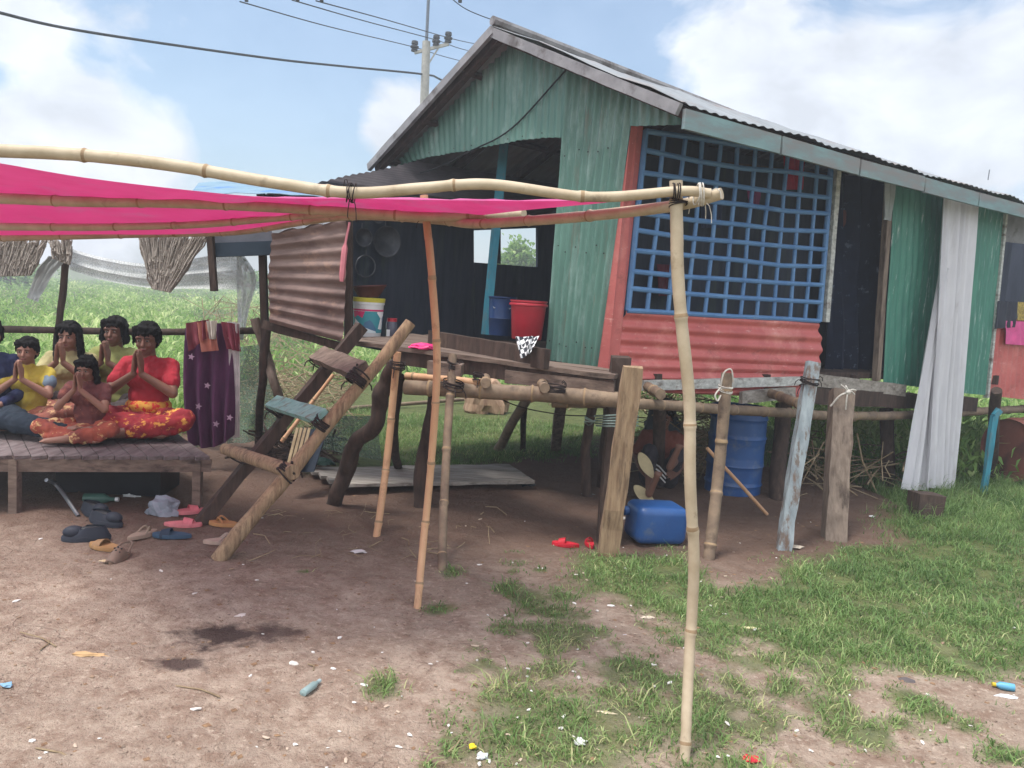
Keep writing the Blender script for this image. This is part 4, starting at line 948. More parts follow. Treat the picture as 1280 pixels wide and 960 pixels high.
def thatch(rect, D, n_, label, seed):
    x0, y0, x1, y1, x2, y2, x3, y3 = rect; rr = random.Random(seed); mb = MB(); tint = []
    for k in range(n_):
        u, v = rr.random(), rr.random()*.7
        xt = x0+(x1-x0)*u; yt = y0+(y1-y0)*u; xb = x3+(x2-x3)*u; yb = y3+(y2-y3)*u
        a = Dp(xt+(xb-xt)*v, yt+(yb-yt)*v, D+rr.uniform(-.04, .04)); L_ = (.3+.4*rr.random()); b_ = Dp(xt+(xb-xt)*min(1.05, v+L_), yt+(yb-yt)*min(1.05, v+L_), D+rr.uniform(-.05, .03))
        mb.tube([a, a.lerp(b_, .5)+V((rr.gauss(0, .008), rr.gauss(0, .006), 0)), b_], .003+.004*rr.random(), 4)
    return tag(mb.build('thatch_screen', pm('thatch', (168, 158, 146), (112, 100, 94), 30, (5, 5, 1), .95), None, origin=Dp(x0, y0, D)), label, 'thatch screen')
thatch((172, 292, 262, 292, 215, 362, 190, 358), 6.0, 1300, 'grey thatch scrap hanging from the canopy between the two net pieces', 1)
thatch((-30, 298, 62, 298, 40, 342, -30, 344), 6.2, 1100, 'pale dry thatch hanging at the far left under the pink tarpaulin', 2)
thatch((60, 296, 92, 298, 88, 330, 66, 322), 6.2, 110, 'small dark tuft of thatch around the top of the leaning post', 3)
# dress
M_dress = pm('purple_cloth', (96, 50, 84), (70, 34, 64), 5, (4, 4, 1), .9, .1)
dr = empty('purple_dress', Dp(266, 558, 6.0), 'long purple dress with white stars hanging from the rail', 'dress')
tl = [Dp(232, 410, 6.08), Dp(250, 404, 6.05), Dp(280, 404, 6.05), Dp(298, 408, 6.05)]
bl = [Dp(240, 556, 6.1), Dp(262, 561, 6.05), Dp(284, 552, 6.05), Dp(290, 545, 6.05)]
G_ = []
wfun = lambda v: (-6*math.sin(v*3.1))
for i in range(41):
    u = i/40; a = lerpline(tl, u); b_ = lerpline(bl, u); G_.append([a.lerp(b_, j/24)+back*(.035*math.sin(u*22+j*.06)+.015*math.sin(u*9+1))*(.5+j/30)+V((-.03*math.sin(j/24*3.1)*(1-u), 0, 0)) for j in range(25)])
MB().grid(G_, back, .003).build('skirt', M_dress, dr, True)
cloth_mb([Dp(246, 403, 5.98), Dp(268, 402, 5.98)], [Dp(252, 440, 5.97), Dp(274, 438, 5.97)], back, 2, .015, 8, 20).build('collar', flat('peach_fabric', (176, 108, 92)), dr, True)
cloth_mb([Dp(284, 402, 5.98), Dp(300, 404, 5.98)], [Dp(291, 548, 6.12), Dp(300, 546, 6.12)], back, 2, .012, 14, 20).build('lining', flat('pale_lining', (214, 206, 204)), dr, True)
def star(c, r_, mat, parent, n_=5):
    mb = MB(); pts = []
    for k in range(2*n_):
        a = math.pi*k/n_+.2; q = r_ if k % 2 == 0 else r_*.42; pts.append(c+V((q*math.sin(a), 0, q*math.cos(a))))
    mb.prism(pts, back, .003); return mb.build('star', mat, parent)
for (x, y) in ((259, 482), (270, 530), (287, 522), (239, 446), (248, 508)): star(Dp(x, y, 5.93), .028, flat('star_print', (168, 136, 156)), dr)
cloth('red_scarf', [Dp(232, 404, 5.99), Dp(262, 399, 5.98), Dp(262, 420, 5.97), Dp(236, 440, 5.98)], back, flat('dull_red_fabric', (120, 52, 62)), 'dull red scarf thrown over the rail above the purple dress', 'scarf', amp=.02)
cloth('white_scarf', [Dp(258, 401, 5.95), Dp(272, 401, 5.95), Dp(270, 424, 5.94), Dp(263, 424, 5.95)], back, flat('cream_fabric', (206, 196, 184)), 'small cream cloth tucked over the rail between the red ones', amp=.02)
cloth('red_rag', [Dp(276, 402, 5.97), Dp(298, 405, 5.98), Dp(302, 440, 6.0), Dp(284, 436, 5.97)], back, flat('rose_fabric', (142, 64, 78)), 'rose rag hanging over the rail at the right of the dress', 'rag', amp=.02)

# ------------------------------------------------------------------ brushwood, planks, debris
def sticks(name, x0, y0, x1, y1, n_, zmax, label, seed, ln=(.2, .7), r_=.005, mat=None, kind='stuff', zrot=1):
    rr = random.Random(seed); mb = MB()
    for k in range(n_):
        p = Hh(rr.uniform(x0, x1), rr.uniform(y0, y1)); p.z = rr.random()**1.5*zmax
        d = V((rr.gauss(0, 1), rr.gauss(0, 1), rr.gauss(0, .45)*zrot)).normalized(); L_ = rr.uniform(*ln)
        a = p-d*L_/2; b_ = p+d*L_/2; a.z = max(.004, a.z); b_.z = max(.004, b_.z)
        mb.tube([a, (a+b_)/2+V((rr.gauss(0, .02), rr.gauss(0, .02), .01)), b_], rr.uniform(.4, 1.3)*r_, 5)
    return tag(mb.build(name, mat or M_leafdry, None, origin=Hh((x0+x1)/2, (y0+y1)/2)), label, 'brushwood', kind=kind)
sticks('brushwood', 300, 470, 440, 545, 420, .55, 'tangled pale brushwood heap behind the ladder', 1)
sticks('brushwood', 320, 560, 425, 590, 90, .2, 'dark broken sticks lying under the ladder', 2, mat=M_wooddark, r_=.008)
sticks('brushwood', 815, 545, 900, 600, 330, .55, 'dry brushwood heap under the house behind the blue drum', 3, r_=.006)
sticks('brushwood', 990, 560, 1130, 620, 110, .3, 'dim brushwood lying under the house near the thick timber stilt', 4, r_=.006)
sticks('twigs', 300, 640, 620, 700, 50, .01, 'thin dry twigs strewn on the shaded dirt', 6, ln=(.05, .18), r_=.0025)
sheet('net', [(240, 440, 330, 430, 7.0), (238, 500, 345, 500, 6.9), (240, 560, 350, 548, 6.8)], back, M_netg, 'torn grey green net hanging behind the purple dress', 'net', .06)
sheet('net', [(395, 520, 470, 520, 6.6), (390, 560, 478, 575, 6.5)], back, M_netg, 'scrap of grey green net standing behind the crooked dark stilt', 'net', .05)
pl = empty('plank_stack', Hh(520, 600), 'grey weathered boards lying flat on the dirt under the deck', 'planks')
for k in range(4):
    a = Hh(388+k*11, 589+k*5.2, .05+.004*k); b_ = Hh(640+k*8, 584+k*5.2, .05+.004*k)
    MB().beam(a, b_, .15, .025, jit=.004).build('board', M_plankpale, pl)
for k in (0, 1): a = Hh(430+k*180, 606-k*4, .018); MB().beam(a, a+V((.02, .5, 0)), .05, .035).build('support', M_wooddark, pl)
crumple('black_rubber', Hh(657, 606), .07, .05, .05, M_black, 'crumpled black rubber scrap at the right end of the boards', 'scrap', 6)
crumple('green_scrap', Hh(400, 580, .1), .1, .05, .04, flat('dark_green_plastic', (40, 70, 62)), 'dark green plastic scrap behind the ladder on the debris', 'scrap', 9)
dbx = empty('broken_panel', Hh(390, 585), 'dark blue broken panel propped under the ladder', 'panel')
MB().prism([Dp(362, 590, 5.5), Dp(392, 590, 5.5), Dp(408, 540, 5.7), Dp(376, 535, 5.7)], back, .03).build('board', flat('navy_board', (30, 40, 54), .8), dbx)
for k in range(4): MB().beam(Dp(358+k*5, 590, 5.45), Dp(372+k*5, 535, 5.62), .02, .015, back).build('slat', M_leafdry, dbx)
tag(post(M_bamboo_old, [Hh(610, 497, .05), Hh(400, 513, .05)], .05, parent=None, nm='log'), 'fallen pale log lying in the grass behind the house', 'log')
tag(post(M_bamboo_tan, [Hh(959, 643, .015), Dp(884, 560, 5.7)], .026, parent=None, nm='stick'), 'pale stick leaning against the blue drum', 'stick')
crumple('tree_stump', Hh(606, 515), .28, .2, .32, pm('stump_wood', (186, 156, 130), (130, 100, 80), 6, (3, 3, .5), .9), 'tan sawn tree stump in the grass beyond the deck', 'stump', 4, .25)

# ------------------------------------------------------------------ drums, jerrycan
def drum(c, r_, h, mat, label, axis=V((0, 0, 1))):
    e = empty('drum', c, label, 'drum'); prof = [(.001, .02), (r_*.95, .02), (r_, 0), (r_, .01)]
    for k in range(40):
        z = .02+k/39*(h-.04); f_ = z/h; rr = r_
        for q in (.12, .34, .38, .62, .66, .88): rr += .011*math.exp(-((f_-q)/.013)**2)
        prof.append((rr, z))
    prof += [(r_+.008, h-.01), (r_+.008, h), (r_-.008, h), (r_-.012, h-.02), (.001, h-.02)]
    MB().lathe(c, prof, 40, axis).build('shell', mat, e, True)
    ax = axis.normalized(); MB().lathe(c+ax*(h-.022)+ax.orthogonal().normalized()*r_*.6, [(.001, .02), (.03, .02), (.03, 0)], 14, axis).build('bung', mat, e, True)
    return e
c0 = Hh(923, 622); drum(V((c0.x, c0.y+.2, 0)), .225, .72, M_bluepl, 'upright blue plastic drum under the house behind the bamboo stilt')
M_rdrum = pm('rust_drum', (124, 74, 62), (88, 52, 46), 5, rough=.85, c3=(60, 40, 38), s3=3)
c0 = Dp(1262, 553, 7.6); drum(V((c0.x, c0.y, .33)), .3, .85, M_rdrum, 'rusty brown drum lying on its side at the right edge', axis=V((.93, .36, .05)))
# jerrycan on its side
jc = Hh(822, 682); je = empty('jerrycan', jc, 'blue plastic jerrycan lying on its side in the grass by the plank stilt', 'jerrycan')
bm = bmesh.new(); bmesh.ops.create_cube(bm, size=1)
for v in bm.verts: v.co = V((v.co.x*.345, v.co.y*.26, v.co.z*.24))
bmesh.ops.bevel(bm, geom=bm.edges[:], offset=.05, segments=6, profile=.5, affect='EDGES')
me = bpy.data.meshes.new('body'); bm.to_mesh(me); bm.free()
rz = R(14); mt = Matrix.Translation(jc+V((.0, .13, .118))) @ Matrix.Rotation(rz, 4, 'Z') @ Matrix.Rotation(R(2), 4, 'Y')
me.transform(mt); me.polygons.foreach_set('use_smooth', [True]*len(me.polygons)); link('body', me, M_bluepl, je)
mb = MB(); mb.tube([mt @ V((-.09, .12, .03)), mt @ V((-.06, .155, .03)), mt @ V((.06, .155, .03)), mt @ V((.09, .12, .03))], .014, 10); mb.build('handle', M_bluepl, je, True)
mb = MB(); mb.lathe(mt @ V((-.165, .06, .05)), [(.03, 0), (.03, .035), (.024, .04), (.001, .04)], 18, V((-1, -.25, 0))); mb.build('cap', M_bluepl, je, True)

# ------------------------------------------------------------------ the bed platform
bz = .36
q = [Hh(-70, 569, bz), Hh(264, 571, bz)]
bx = (q[1]-q[0]).normalized(); by = V((-bx.y, bx.x, 0)).normalized()
rc = Hh(226, 544, bz); sk = (rc-q[1]); sk = V((sk.x, sk.y, 0)).normalized()
bed = empty('platform_bed', Hh(130, 640), 'low grey slatted wooden platform the seated people are on', 'platform bed')
DEP = 1.55; Wd = 2.3
fr_ = q[1]
for k in range(26):
    o0 = fr_ - bx*(k*.092+.05); a = o0-by*.0; MB().beam(a+V((0, 0, -.011)), a+sk*DEP+V((0, 0, -.011+random.uniform(-.003, .003))), .082, .02, jit=.0015).build('slat', pm('bed_wood', (124, 112, 110), (88, 76, 74), 9, (4, .6, 3), .8, .4, c3=(66, 54, 52), s3=4), bed)
MB().beam(fr_+by*.02-V((0, 0, .062)), fr_-bx*Wd+by*.02-V((0, 0, .062)), .03, .078, jit=.002).build('apron', M_plank, bed)
MB().beam(fr_+sk*DEP-V((0, 0, .06)), fr_-bx*Wd+sk*DEP-V((0, 0, .06)), .03, .07).build('apron', M_plank, bed)
MB().beam(fr_-bx*.04-V((0, 0, .062))+sk*.06, fr_-bx*.04+sk*(DEP-.05)-V((0, 0, .062)), .03, .07).build('apron', M_plank, bed)
for (bxo, s_) in ((.07, .03), (1.1, .02), (.09, DEP-.1), (1.5, DEP-.1), (2.2, .03)):
    p = fr_-bx*bxo+sk*s_; MB().beam(V((p.x, p.y, -.02)), V((p.x, p.y, bz-.03)), .05, .05, V((0, -1, 0)), jit=.002).build('leg', M_plank, bed)
# under the bed
tb = Hh(128, 626)+V((0, .25, 0)); te = empty('storage_tub', tb, 'black plastic tub pushed under the platform', 'tub')
MB().beam(tb+V((-.36, 0, .12)), tb+V((.32, .03, .12)), .34, .2).build('body', M_black, te); MB().beam(tb+V((-.38, 0, .225)), tb+V((.34, .03, .225)), .38, .02).build('rim', M_black, te)
tag(MB().tube(smoothline([Hh(58, 600, .2), Hh(72, 608, .14), Hh(98, 645, .01)], 6), .012, 8).build('metal_bar', M_steel, None, True, origin=Hh(98, 645)), 'bent metal bar leaning under the left of the platform', 'bar')
p = Hh(100, 632); bo = empty('green_bottle', p, 'dull green bottle lying under the platform beside the tub', 'bottle'); MB().lathe(p+V((0, .05, .035)), [(.001, 0), (.033, 0), (.035, .12), (.012, .16), (.012, .19), (.001, .19)], 18, V((1, .1, 0))).build('body', flat('bottle_green', (70, 104, 92), .3), bo, True)
MB().lathe(p+V((.19, .07, .035)), [(.014, 0), (.014, .02), (.001, .02)], 12, V((1, .1, 0))).build('cap', M_white, bo, True)
crumple('plastic_bag', Hh(203, 642), .1, .07, .075, flat('bag_film', (168, 176, 186), .35, trans=.3), 'crumpled translucent plastic bag behind the pink sandals', 'bag', 2, .55)
crumple('white_scrap', Hh(165, 622), .05, .03, .025, M_white, 'white paper scrap under the platform left of the plastic bag', 'scrap', 8, .5)

# ------------------------------------------------------------------ footwear
def sole_outline(L_, wd, n_=26):
    pts = []
    for k in range(n_):
        a = 2*math.pi*k/n_; y = math.cos(a)*L_/2; w_ = wd/2*(.86+.18*math.cos(a)-.16*math.cos(2*a)); pts.append((math.sin(a)*w_, y))
    return pts
def sandal(x, y, rz, L_, cs, cstrap, label, kind='thong', mirror=1, group=None):
    c = Hh(x, y); c.z = gh(c.x, c.y)+.003
    e = empty('sandal' if kind != 'shoe' else 'shoe', c, label, 'sandal' if kind != 'shoe' else 'shoe', group)
    ms = flat('sole_%d_%d_%d' % cs, cs, .7); mt_ = flat('strap_%d_%d_%d' % cstrap, cstrap, .6)
    M_ = Matrix.Translation(c) @ Matrix.Rotation(rz, 4, 'Z'); wd = L_*.39
    ol = sole_outline(L_, wd); mb = MB(); n_ = len(ol); h = .022 if kind != 'shoe' else .03
    vs = [M_ @ V((a, b, 0)) for a, b in ol] + [M_ @ V((a*1.02, b*1.01, h*.6)) for a, b in ol] + [M_ @ V((a*.96, b*.98, h)) for a, b in ol]
    fs = [tuple(range(n_-1, -1, -1)), tuple(range(2*n_, 3*n_))] + [(r*n_+k, r*n_+(k+1) % n_, (r+1)*n_+(k+1) % n_, (r+1)*n_+k) for r in (0, 1) for k in range(n_)]
    mb.add(vs, fs); mb.build('sole', ms, e, True)
    W_ = wd*.47
    def T(pts, r_, nm='strap'): MB().tube([M_ @ V(p) for p in smoothline([V(p) for p in pts], 6)], r_, 7).build(nm, mt_, e, True)
    if kind == 'thong':
        for s_ in (-1, 1): T([(0, L_*.26, h), (s_*W_*.5, L_*.16, h+.03), (s_*W_*.95, -L_*.04, h-.004)], .006)
    elif kind == 'slide':
        G = []
        for i in range(13):
            a = math.pi*i/12; G.append([M_ @ V((-math.cos(a)*W_*1.05, L_*(.02+.24*j/3), h*.4+math.sin(a)*(.045-.004*j))) for j in range(4)])
        MB().grid(G, V((0, 0, 1)), .004).build('strap', mt_, e, True)
    elif kind == 'clog':
        G = []
        for i in range(17):
            a = math.pi*i/16
            G.append([M_ @ V((-math.cos(a)*W_*1.08*math.cos(max(0, j-1)/5*1.25)**.6, L_*(-.02+.105*j), h*.3+math.sin(a)*(.06*math.cos(j/5*1.3)))) for j in range(6)])
        MB().grid(G, V((0, 0, 1)), .005).build('upper', mt_, e, True)
        T([(-W_, -.01, h+.01), (-W_*.8, -L_*.34, h+.035), (0, -L_*.5, h+.04), (W_*.8, -L_*.34, h+.035), (W_, -.01, h+.01)], .006)
        for k in range(6):
            MB().ell(M_ @ V((((k % 3)-1)*W_*.5, L_*(.1+.1*(k//3)), h+.047-.012*(k//3)-.008*abs((k % 3)-1))), .006, .006, .004, 8, 5).build('hole', M_black, e)
    elif kind == 'shoe':
        G = []
        for i in range(21):
            a = 2*math.pi*i/20; row = []
            for j in range(5):
                f_ = j/4; hh = h*.6+f_*(.06 if math.cos(a) < .25 else .05); sc_ = 1.0-.22*f_-(.42*f_ if math.cos(a) > .25 else 0)
                k_ = math.cos(a)*L_/2*sc_-(0 if math.cos(a) < .25 else 0); row.append(M_ @ V((math.sin(a)*W_*1.05*(1-.3*f_), k_, hh)))
            G.append(row)
        MB().grid(G, V((0, 0, 1)), 0).build('upper', mt_, e, True)
        MB().ell(M_ @ V((0, -L_*.1, h+.03)), W_*.62, L_*.28, .02, 14, 8, Matrix.Rotation(rz, 3, 'Z')).build('lining', M_black, e, True)
        MB().ell(M_ @ V((0, L_*.25, h+.018)), W_*.85, L_*.23, .036, 16, 8, Matrix.Rotation(rz, 3, 'Z')).build('toe_cap', mt_, e, True)
    return e
sandal(118, 645, R(-120), .25, (52, 56, 66), (42, 46, 56), 'dark grey shoe farthest back of the three beside the platform', 'shoe')
sandal(132, 656, R(-110), .25, (56, 60, 70), (46, 50, 60), 'dark grey shoe in the middle of the three beside the platform', 'shoe')
sandal(108, 673, R(110), .25, (50, 54, 64), (40, 44, 56), 'dark grey shoe nearest the camera of the three with its opening showing', 'shoe')
sandal(132, 684, R(70), .22, (168, 128, 84), (150, 116, 82), 'tan sandal lying partly under the brown clog', 'slide')
sandal(150, 696, R(178), .2, (128, 104, 88), (122, 100, 86), 'brown clog with holes pointing at the camera', 'clog')
sandal(178, 668, R(-25), .2, (164, 142, 124), (150, 130, 112), 'pale beige thong sandal right of the brown clog', 'thong')
sandal(215, 670, R(95), .22, (60, 84, 106), (38, 52, 70), 'navy sandal with a blue grey sole in front of the pink pair', 'slide')
sandal(235, 642, R(-55), .22, (226, 134, 138), (220, 120, 128), 'pink sandal lying behind its pair beside the plastic bag', 'slide')
sandal(229, 655, R(-80), .22, (226, 134, 138), (220, 120, 128), 'pink sandal in front of its pair behind the navy sandal', 'slide')
sandal(281, 657, R(85), .2, (184, 132, 84), (170, 120, 76), 'orange tan sandal sole lying behind the ladder foot', 'thong')
sandal(276, 677, R(-75), .19, (180, 156, 140), (170, 150, 136), 'pale thong sandal lying just left of the ladder foot', 'thong')
sandal(707, 680, R(80), .17, (198, 32, 50), (186, 24, 42), 'red sandal left of its pair on the dirt near the plank stilt', 'slide')
sandal(737, 681, R(10), .13, (198, 32, 50), (186, 24, 42), 'red sandal right next to the foot of the plank stilt', 'slide')

# ------------------------------------------------------------------ power pole and wires
pb = Dp(530, 140, 24.0); pt = Dp(533, 52, 24.0)
pole = empty('power_pole', V((pb.x, pb.y, 0)), 'concrete power pole with three dark insulators behind the roof', 'power pole')
axis = (pt-pb).normalized(); base_ = pb - axis*(pb.z/axis.z)
MB().tube([base_, pt], [.17, .115], 14).build('shaft', M_concrete, pole, True)
MB().tube([pt, Dp(537, -30, 24.0)], .045, 8).build('mast', flat('mast_grey', (96, 104, 116), .6), pole, True)
arm0, arm1 = Dp(518, 66, 24.0), Dp(561, 55, 24.0); MB().beam(arm0, arm1, .08, .08).build('crossarm', M_concrete, pole)
MB().beam(Dp(533, 84, 24), Dp(548, 60, 24), .04, .04).build('brace', M_concrete, pole)
ins = [(518, 61), (545, 54), (560, 50)]
for x, y in ins:
    c = Dp(x, y+4, 24.0); mb = MB()
    mb.lathe(c, [(.03, 0), (.1, .02), (.1, .06), (.05, .08), (.12, .11), (.12, .16), (.06, .19), (.1, .22), (.09, .3), (.001, .33)], 14); mb.build('insulator', M_cable, pole, True)
def wire(pts, r_, label, sag=0):
    return tag(MB().tube(smoothline(pts, 10), r_, 6, False).build('wire', M_cable, None, True, origin=pts[0]), label, 'wire')
wire([Dp(300, 2, 15), Dp(410, 33, 19), Dp(518, 59, 24), Dp(560, 72, 27), Dp(640, 92, 34)], .012, 'lowest of the three thin wires meeting the power pole insulators')
wire([Dp(365, 0, 15), Dp(455, 26, 19), Dp(545, 50, 24), Dp(580, 62, 27), Dp(640, 76, 34)], .012, 'middle of the three thin wires meeting the power pole insulators')
wire([Dp(395, 1, 15), Dp(480, 24, 19), Dp(560, 47, 24), Dp(590, 54, 27), Dp(640, 64, 34)], .012, 'uppermost of the three thin wires meeting the power pole insulators')
wire([Dp(-60, -3, 14), Dp(0, 16, 15), Dp(110, 40, 17), Dp(330, 72, 20), Dp(430, 83, 22), Dp(530, 93, 24), Dp(552, 100, 26), Dp(610, 128, 27)], .03, 'thick black twisted cable sagging across the sky to the power pole')
wire([Dp(560, -5, 14), Dp(590, 15, 14.5), Dp(660, 40, 15)], .008, 'thin wire dipping behind the roof peak from the top edge')
for k, (x, y) in enumerate(((308, 2), (372, 1), (402, 2), (575, 3))):
    c = Dp(x, y, 15.0); tag(MB().tube([c, c+V((0, 0, .5))], .035, 8).build('wire_hanger', M_cable, None, True, origin=c),
        ('leftmost short dark hanger on the wires at the top edge', 'second short dark hanger on the wires at the top edge', 'third short dark hanger on the wires at the top edge', 'short dark hanger on the thin wire above the roof peak')[k], 'hanger')
tag(MB().tube([Dp(1235, 225, 8.3), Dp(1237, 212, 8.3)], .006, 6).add([], []).build('roof_rod', M_steel, None, origin=Dp(1235, 225, 8.3)), 'short thin rod sticking up from the roof at far right', 'rod')

# ------------------------------------------------------------------ trees beyond
def tree(x, ytop, ybase, D, label, seed, n_=2600, wpx=44, nm='tree'):
    rr = np.random.default_rng(seed); c = Dp(x, (ytop+ybase)/2, D); hh = abs(Dp(x, ytop, D).z-Dp(x, ybase, D).z)/2; w_ = wpx/1000*D/2
    b0 = V((c.x, c.y, 0)); e = empty(nm, b0, label, nm)
    mb = MB(); top_ = c
    mb.tube([b0, b0.lerp(c, .6)+V((.1, 0, 0)), c], [.16, .12, .06], 8)
    cs = []
    for k in range(9):
        q = c+V((rr.normal(0, .45)*w_, rr.normal(0, .45)*w_, rr.normal(0, .45)*hh)); cs.append(q); mb.tube([b0.lerp(c, .65), (b0.lerp(c, .65)+q)/2+V((0, 0, .1)), q], [.06, .04, .02], 6)
    mb.build('trunk', M_wooddark, e, True)
    P = []
    for k in range(n_):
        q = cs[rr.integers(9)]; P.append([q.x+rr.normal(0, .3)*w_, q.y+rr.normal(0, .3)*w_, q.z+rr.normal(0, .3)*hh])
    P = np.array(P)-np.array([0, 0, 0]); blades('crown', P, .1+.15*rr.random(n_), .1+.1*rr.random(n_), 1.2, M_weeds, parent=e, tint=np.clip(rr.normal(.3, .25, n_), 0, 1), leaf=True)
tree(652, 300, 345, 38, 'small leafy tree seen through the openings at the back of the verandah', 5)
tree(12, 334, 356, 48, 'low dark bushy tree on the horizon at far left', 6, 1500, 80)
tree(330, 338, 360, 60, 'low bushy tree on the horizon left of the rusty tin sheet', 7, 1200, 60)

sticks('dry_stalks', 250, 425, 430, 450, 260, 1.0, 'pale dry stalks standing tangled at the edge of the field', 5, ln=(.3, 1.0), r_=.007, zrot=2.5)
sticks('brushwood', 690, 492, 850, 512, 260, .6, 'pale brushwood piled in the grass beyond the house', 6, ln=(.3, .9), r_=.009)

# ------------------------------------------------------------------ people
M_skin = pm('skin_brown', (146, 106, 88), (124, 88, 72), 5, rough=.55, bump=.03, spec=.4)
M_skin2 = pm('skin_dark', (122, 86, 70), (102, 70, 56), 5, rough=.55, bump=.03, spec=.4)
M_hair = pm('black_hair', (22, 18, 18), (10, 8, 9), 30, (6, 6, 1), .75, .5, spec=.15)
def capsule(mb, a, b, ra, rb, T):
    a, b = V(a), V(b); n_ = 8; P = [a.lerp(b, k/n_) for k in range(n_+1)]; Q = [ra+(rb-ra)*k/n_ for k in range(n_+1)]
    mb.tube([T @ p for p in P], [q*T.to_scale()[0] for q in Q], 12)
    s_ = T.to_scale()[0]
    mb.ell(T @ a, ra*s_, ra*s_, ra*s_, 12, 8); mb.ell(T @ b, rb*s_, rb*s_, rb*s_, 12, 8)
def ellT(mb, c, rx, ry, rz, T, tilt=0):
    s_ = T.to_scale()[0]; mb.ell(T @ V(c), rx*s_, ry*s_, rz*s_, 18, 12, (T.to_3x3().normalized() @ Matrix.Rotation(tilt, 3, 'X')))
def hand(mb, w_, tip, side, T, curl=.0, r_=.0085):
    """palm from wrist w_ towards tip, five fingers; side = direction of the thumb"""
    w_, tip = V(w_), V(tip); d = (tip-w_).normalized(); L_ = .175; side = (V(side)-d*V(side).dot(d)).normalized(); nn = d.cross(side)
    for k in range(4):
        o_ = side*(.028-.0187*k); ln = (.072, .08, .074, .058)[k]
        k0 = w_+d*.02+o_*.5; k1 = w_+d*.09+o_
        capsule(mb, k0, k1, .014, .0115, T); f1 = k1+d*ln*.5+side*(.002-.0012*k)*4+nn*curl*.4; f2 = k1+d*ln+side*(.003-.002*k)*3+nn*curl
        capsule(mb, k1, f1, .0098, .0085, T); capsule(mb, f1, f2, .0085, .0068, T)
    t0 = w_+d*.03+side*.02; t1 = w_+d*.068+side*.046; t2 = w_+d*.1+side*.052
    capsule(mb, t0, t1, .013, .011, T); capsule(mb, t1, t2, .011, .0085, T)
def person(loc, rz, s_, label, shirt, bottom, hair='short', arms='pray', legs='cross', skin=None, headtilt=0, male=True, hz=0, sleeves=.45, bottom_mat=None, shirt_mat=None, hands_z=0):
    skin = skin or M_skin; e = empty('person', loc, label, 'person')
    T = Matrix.Translation(loc) @ Matrix.Rotation(rz, 4, 'Z') @ Matrix.Scale(s_, 4)
    body = MB(); hip = V((0, 0, .11)); ch = V((0, -.03, .4)); nk = V((0, -.035, .56)); hd = V((hz, -.065, .69))
    # trunk
    ellT(body, (0, 0, .12), .155, .12, .12, T); ellT(body, (0, -.01, .26), .13, .1, .15, T); ellT(body, (0, -.02, .41), .148, .1, .14, T)
    capsule(body, (-.12, -.02, .505), (.12, -.02, .505), .045, .045, T); capsule(body, (0, -.02, .5), (hd.x*.6, -.05, .63), .056, .05, T)
    # head
    Th = T @ Matrix.Translation(hd) @ Matrix.Rotation(headtilt, 4, 'X')
    ellT(body, (0, .012, .022), .077, .093, .09, Th); ellT(body, (0, -.018, -.035), .062, .07, .075, Th); ellT(body, (0, -.05, -.075), .034, .03, .026, Th)
    capsule(body, (0, -.082, .005), (0, -.1, -.03), .009, .014, Th)
    ellT(body, (-.03, -.064, -.03), .026, .022, .024, Th); ellT(body, (.03, -.064, -.03), .026, .022, .024, Th)
    ellT(body, (0, -.08, -.056), .023, .011, .006, Th); ellT(body, (0, -.078, -.067), .019, .01, .006, Th)
    capsule(body, (-.045, -.072, .022), (.045, -.072, .022), .012, .012, Th)
    for q in (-1, 1): ellT(body, (q*.078, .008, -.01), .011, .02, .03, Th)
    # arms
    A_ = {}
    for q in (-1, 1):
        shd = V((q*.155, -.02, .5))
        if arms == 'pray': el = V((q*.215, -.17, .32)); wr = V((q*.028, -.245, .455+hands_z)); tp = V((q*.008, -.25, .63+hands_z)); sd = (0, 1, 0)
        elif arms == 'knees': el = V((q*.23, -.12, .27)); wr = V((q*.2, -.32, .24)); tp = V((q*.17, -.48, .2)); sd = (-q, 0, .2)
        elif arms == 'shade': el = V((q*.21, -.2, .4)); wr = V((q*.05, -.2, .53)); tp = V((q*.01, -.22, .68)); sd = (0, 1, 0)
        else: el = V((q*.23, .02, .28)); wr = V((q*.17, -.2, .2)); tp = V((q*.08, -.33, .18)); sd = (-q, 0, .8)
        A_[q] = (shd, el, wr); capsule(body, shd, el, .043, .036, T); capsule(body, el, wr, .037, .024, T); hand(body, wr, tp, sd, T, 0)
    # legs
    Lg = {}
    for q in (-1, 1):
        hp = V((q*.09, -.02, .1))
        if legs == 'cross': kn = V((q*.33, -.27, .15)); an = V((-q*.06, -.36-.05*q, .06)); toe = an+V((-q*.14, -.03, -.015))
        elif legs == 'side': kn = V((q*.1+.2, -.32, .12)); an = V((q*.1-.18, -.4+.1*q, .06)); toe = an+V((-.13, -.06, -.01))
        elif legs == 'up': kn = V((q*.15, -.34, .42)); an = V((q*.12, -.52, .07)); toe = an+V((q*.02, -.16, -.03))
        elif legs == 'out': kn = V((q*.07+.33, -.4, .12)); an = V((q*.05+.78, -.5, .07)); toe = an+V((.12, -.03, .04))
        elif legs == 'soles': kn = V((q*.13+.04, -.3, .4)); an = V((q*.08+.02, -.62, .2+.13*q)); toe = an+V((.06, -.03, .18))
        Lg[q] = (hp, kn, an, toe); capsule(body, hp, kn, .082, .055, T); capsule(body, kn, an, .054, .034, T); capsule(body, an, toe, .034, .026, T)
        d_ = (toe-an).normalized(); sdv = d_.cross(V((0, 0, 1))).normalized() if abs(d_.z) < .8 else V((1, 0, 0))
        for k in range(5): capsule(body, toe+sdv*(k-2)*.013, toe+sdv*(k-2)*.015+d_*(.04-.004*abs(k-1)), .0085, .007, T)
    body.remesh('body', skin, e, vox=.0052, smooth_it=2)
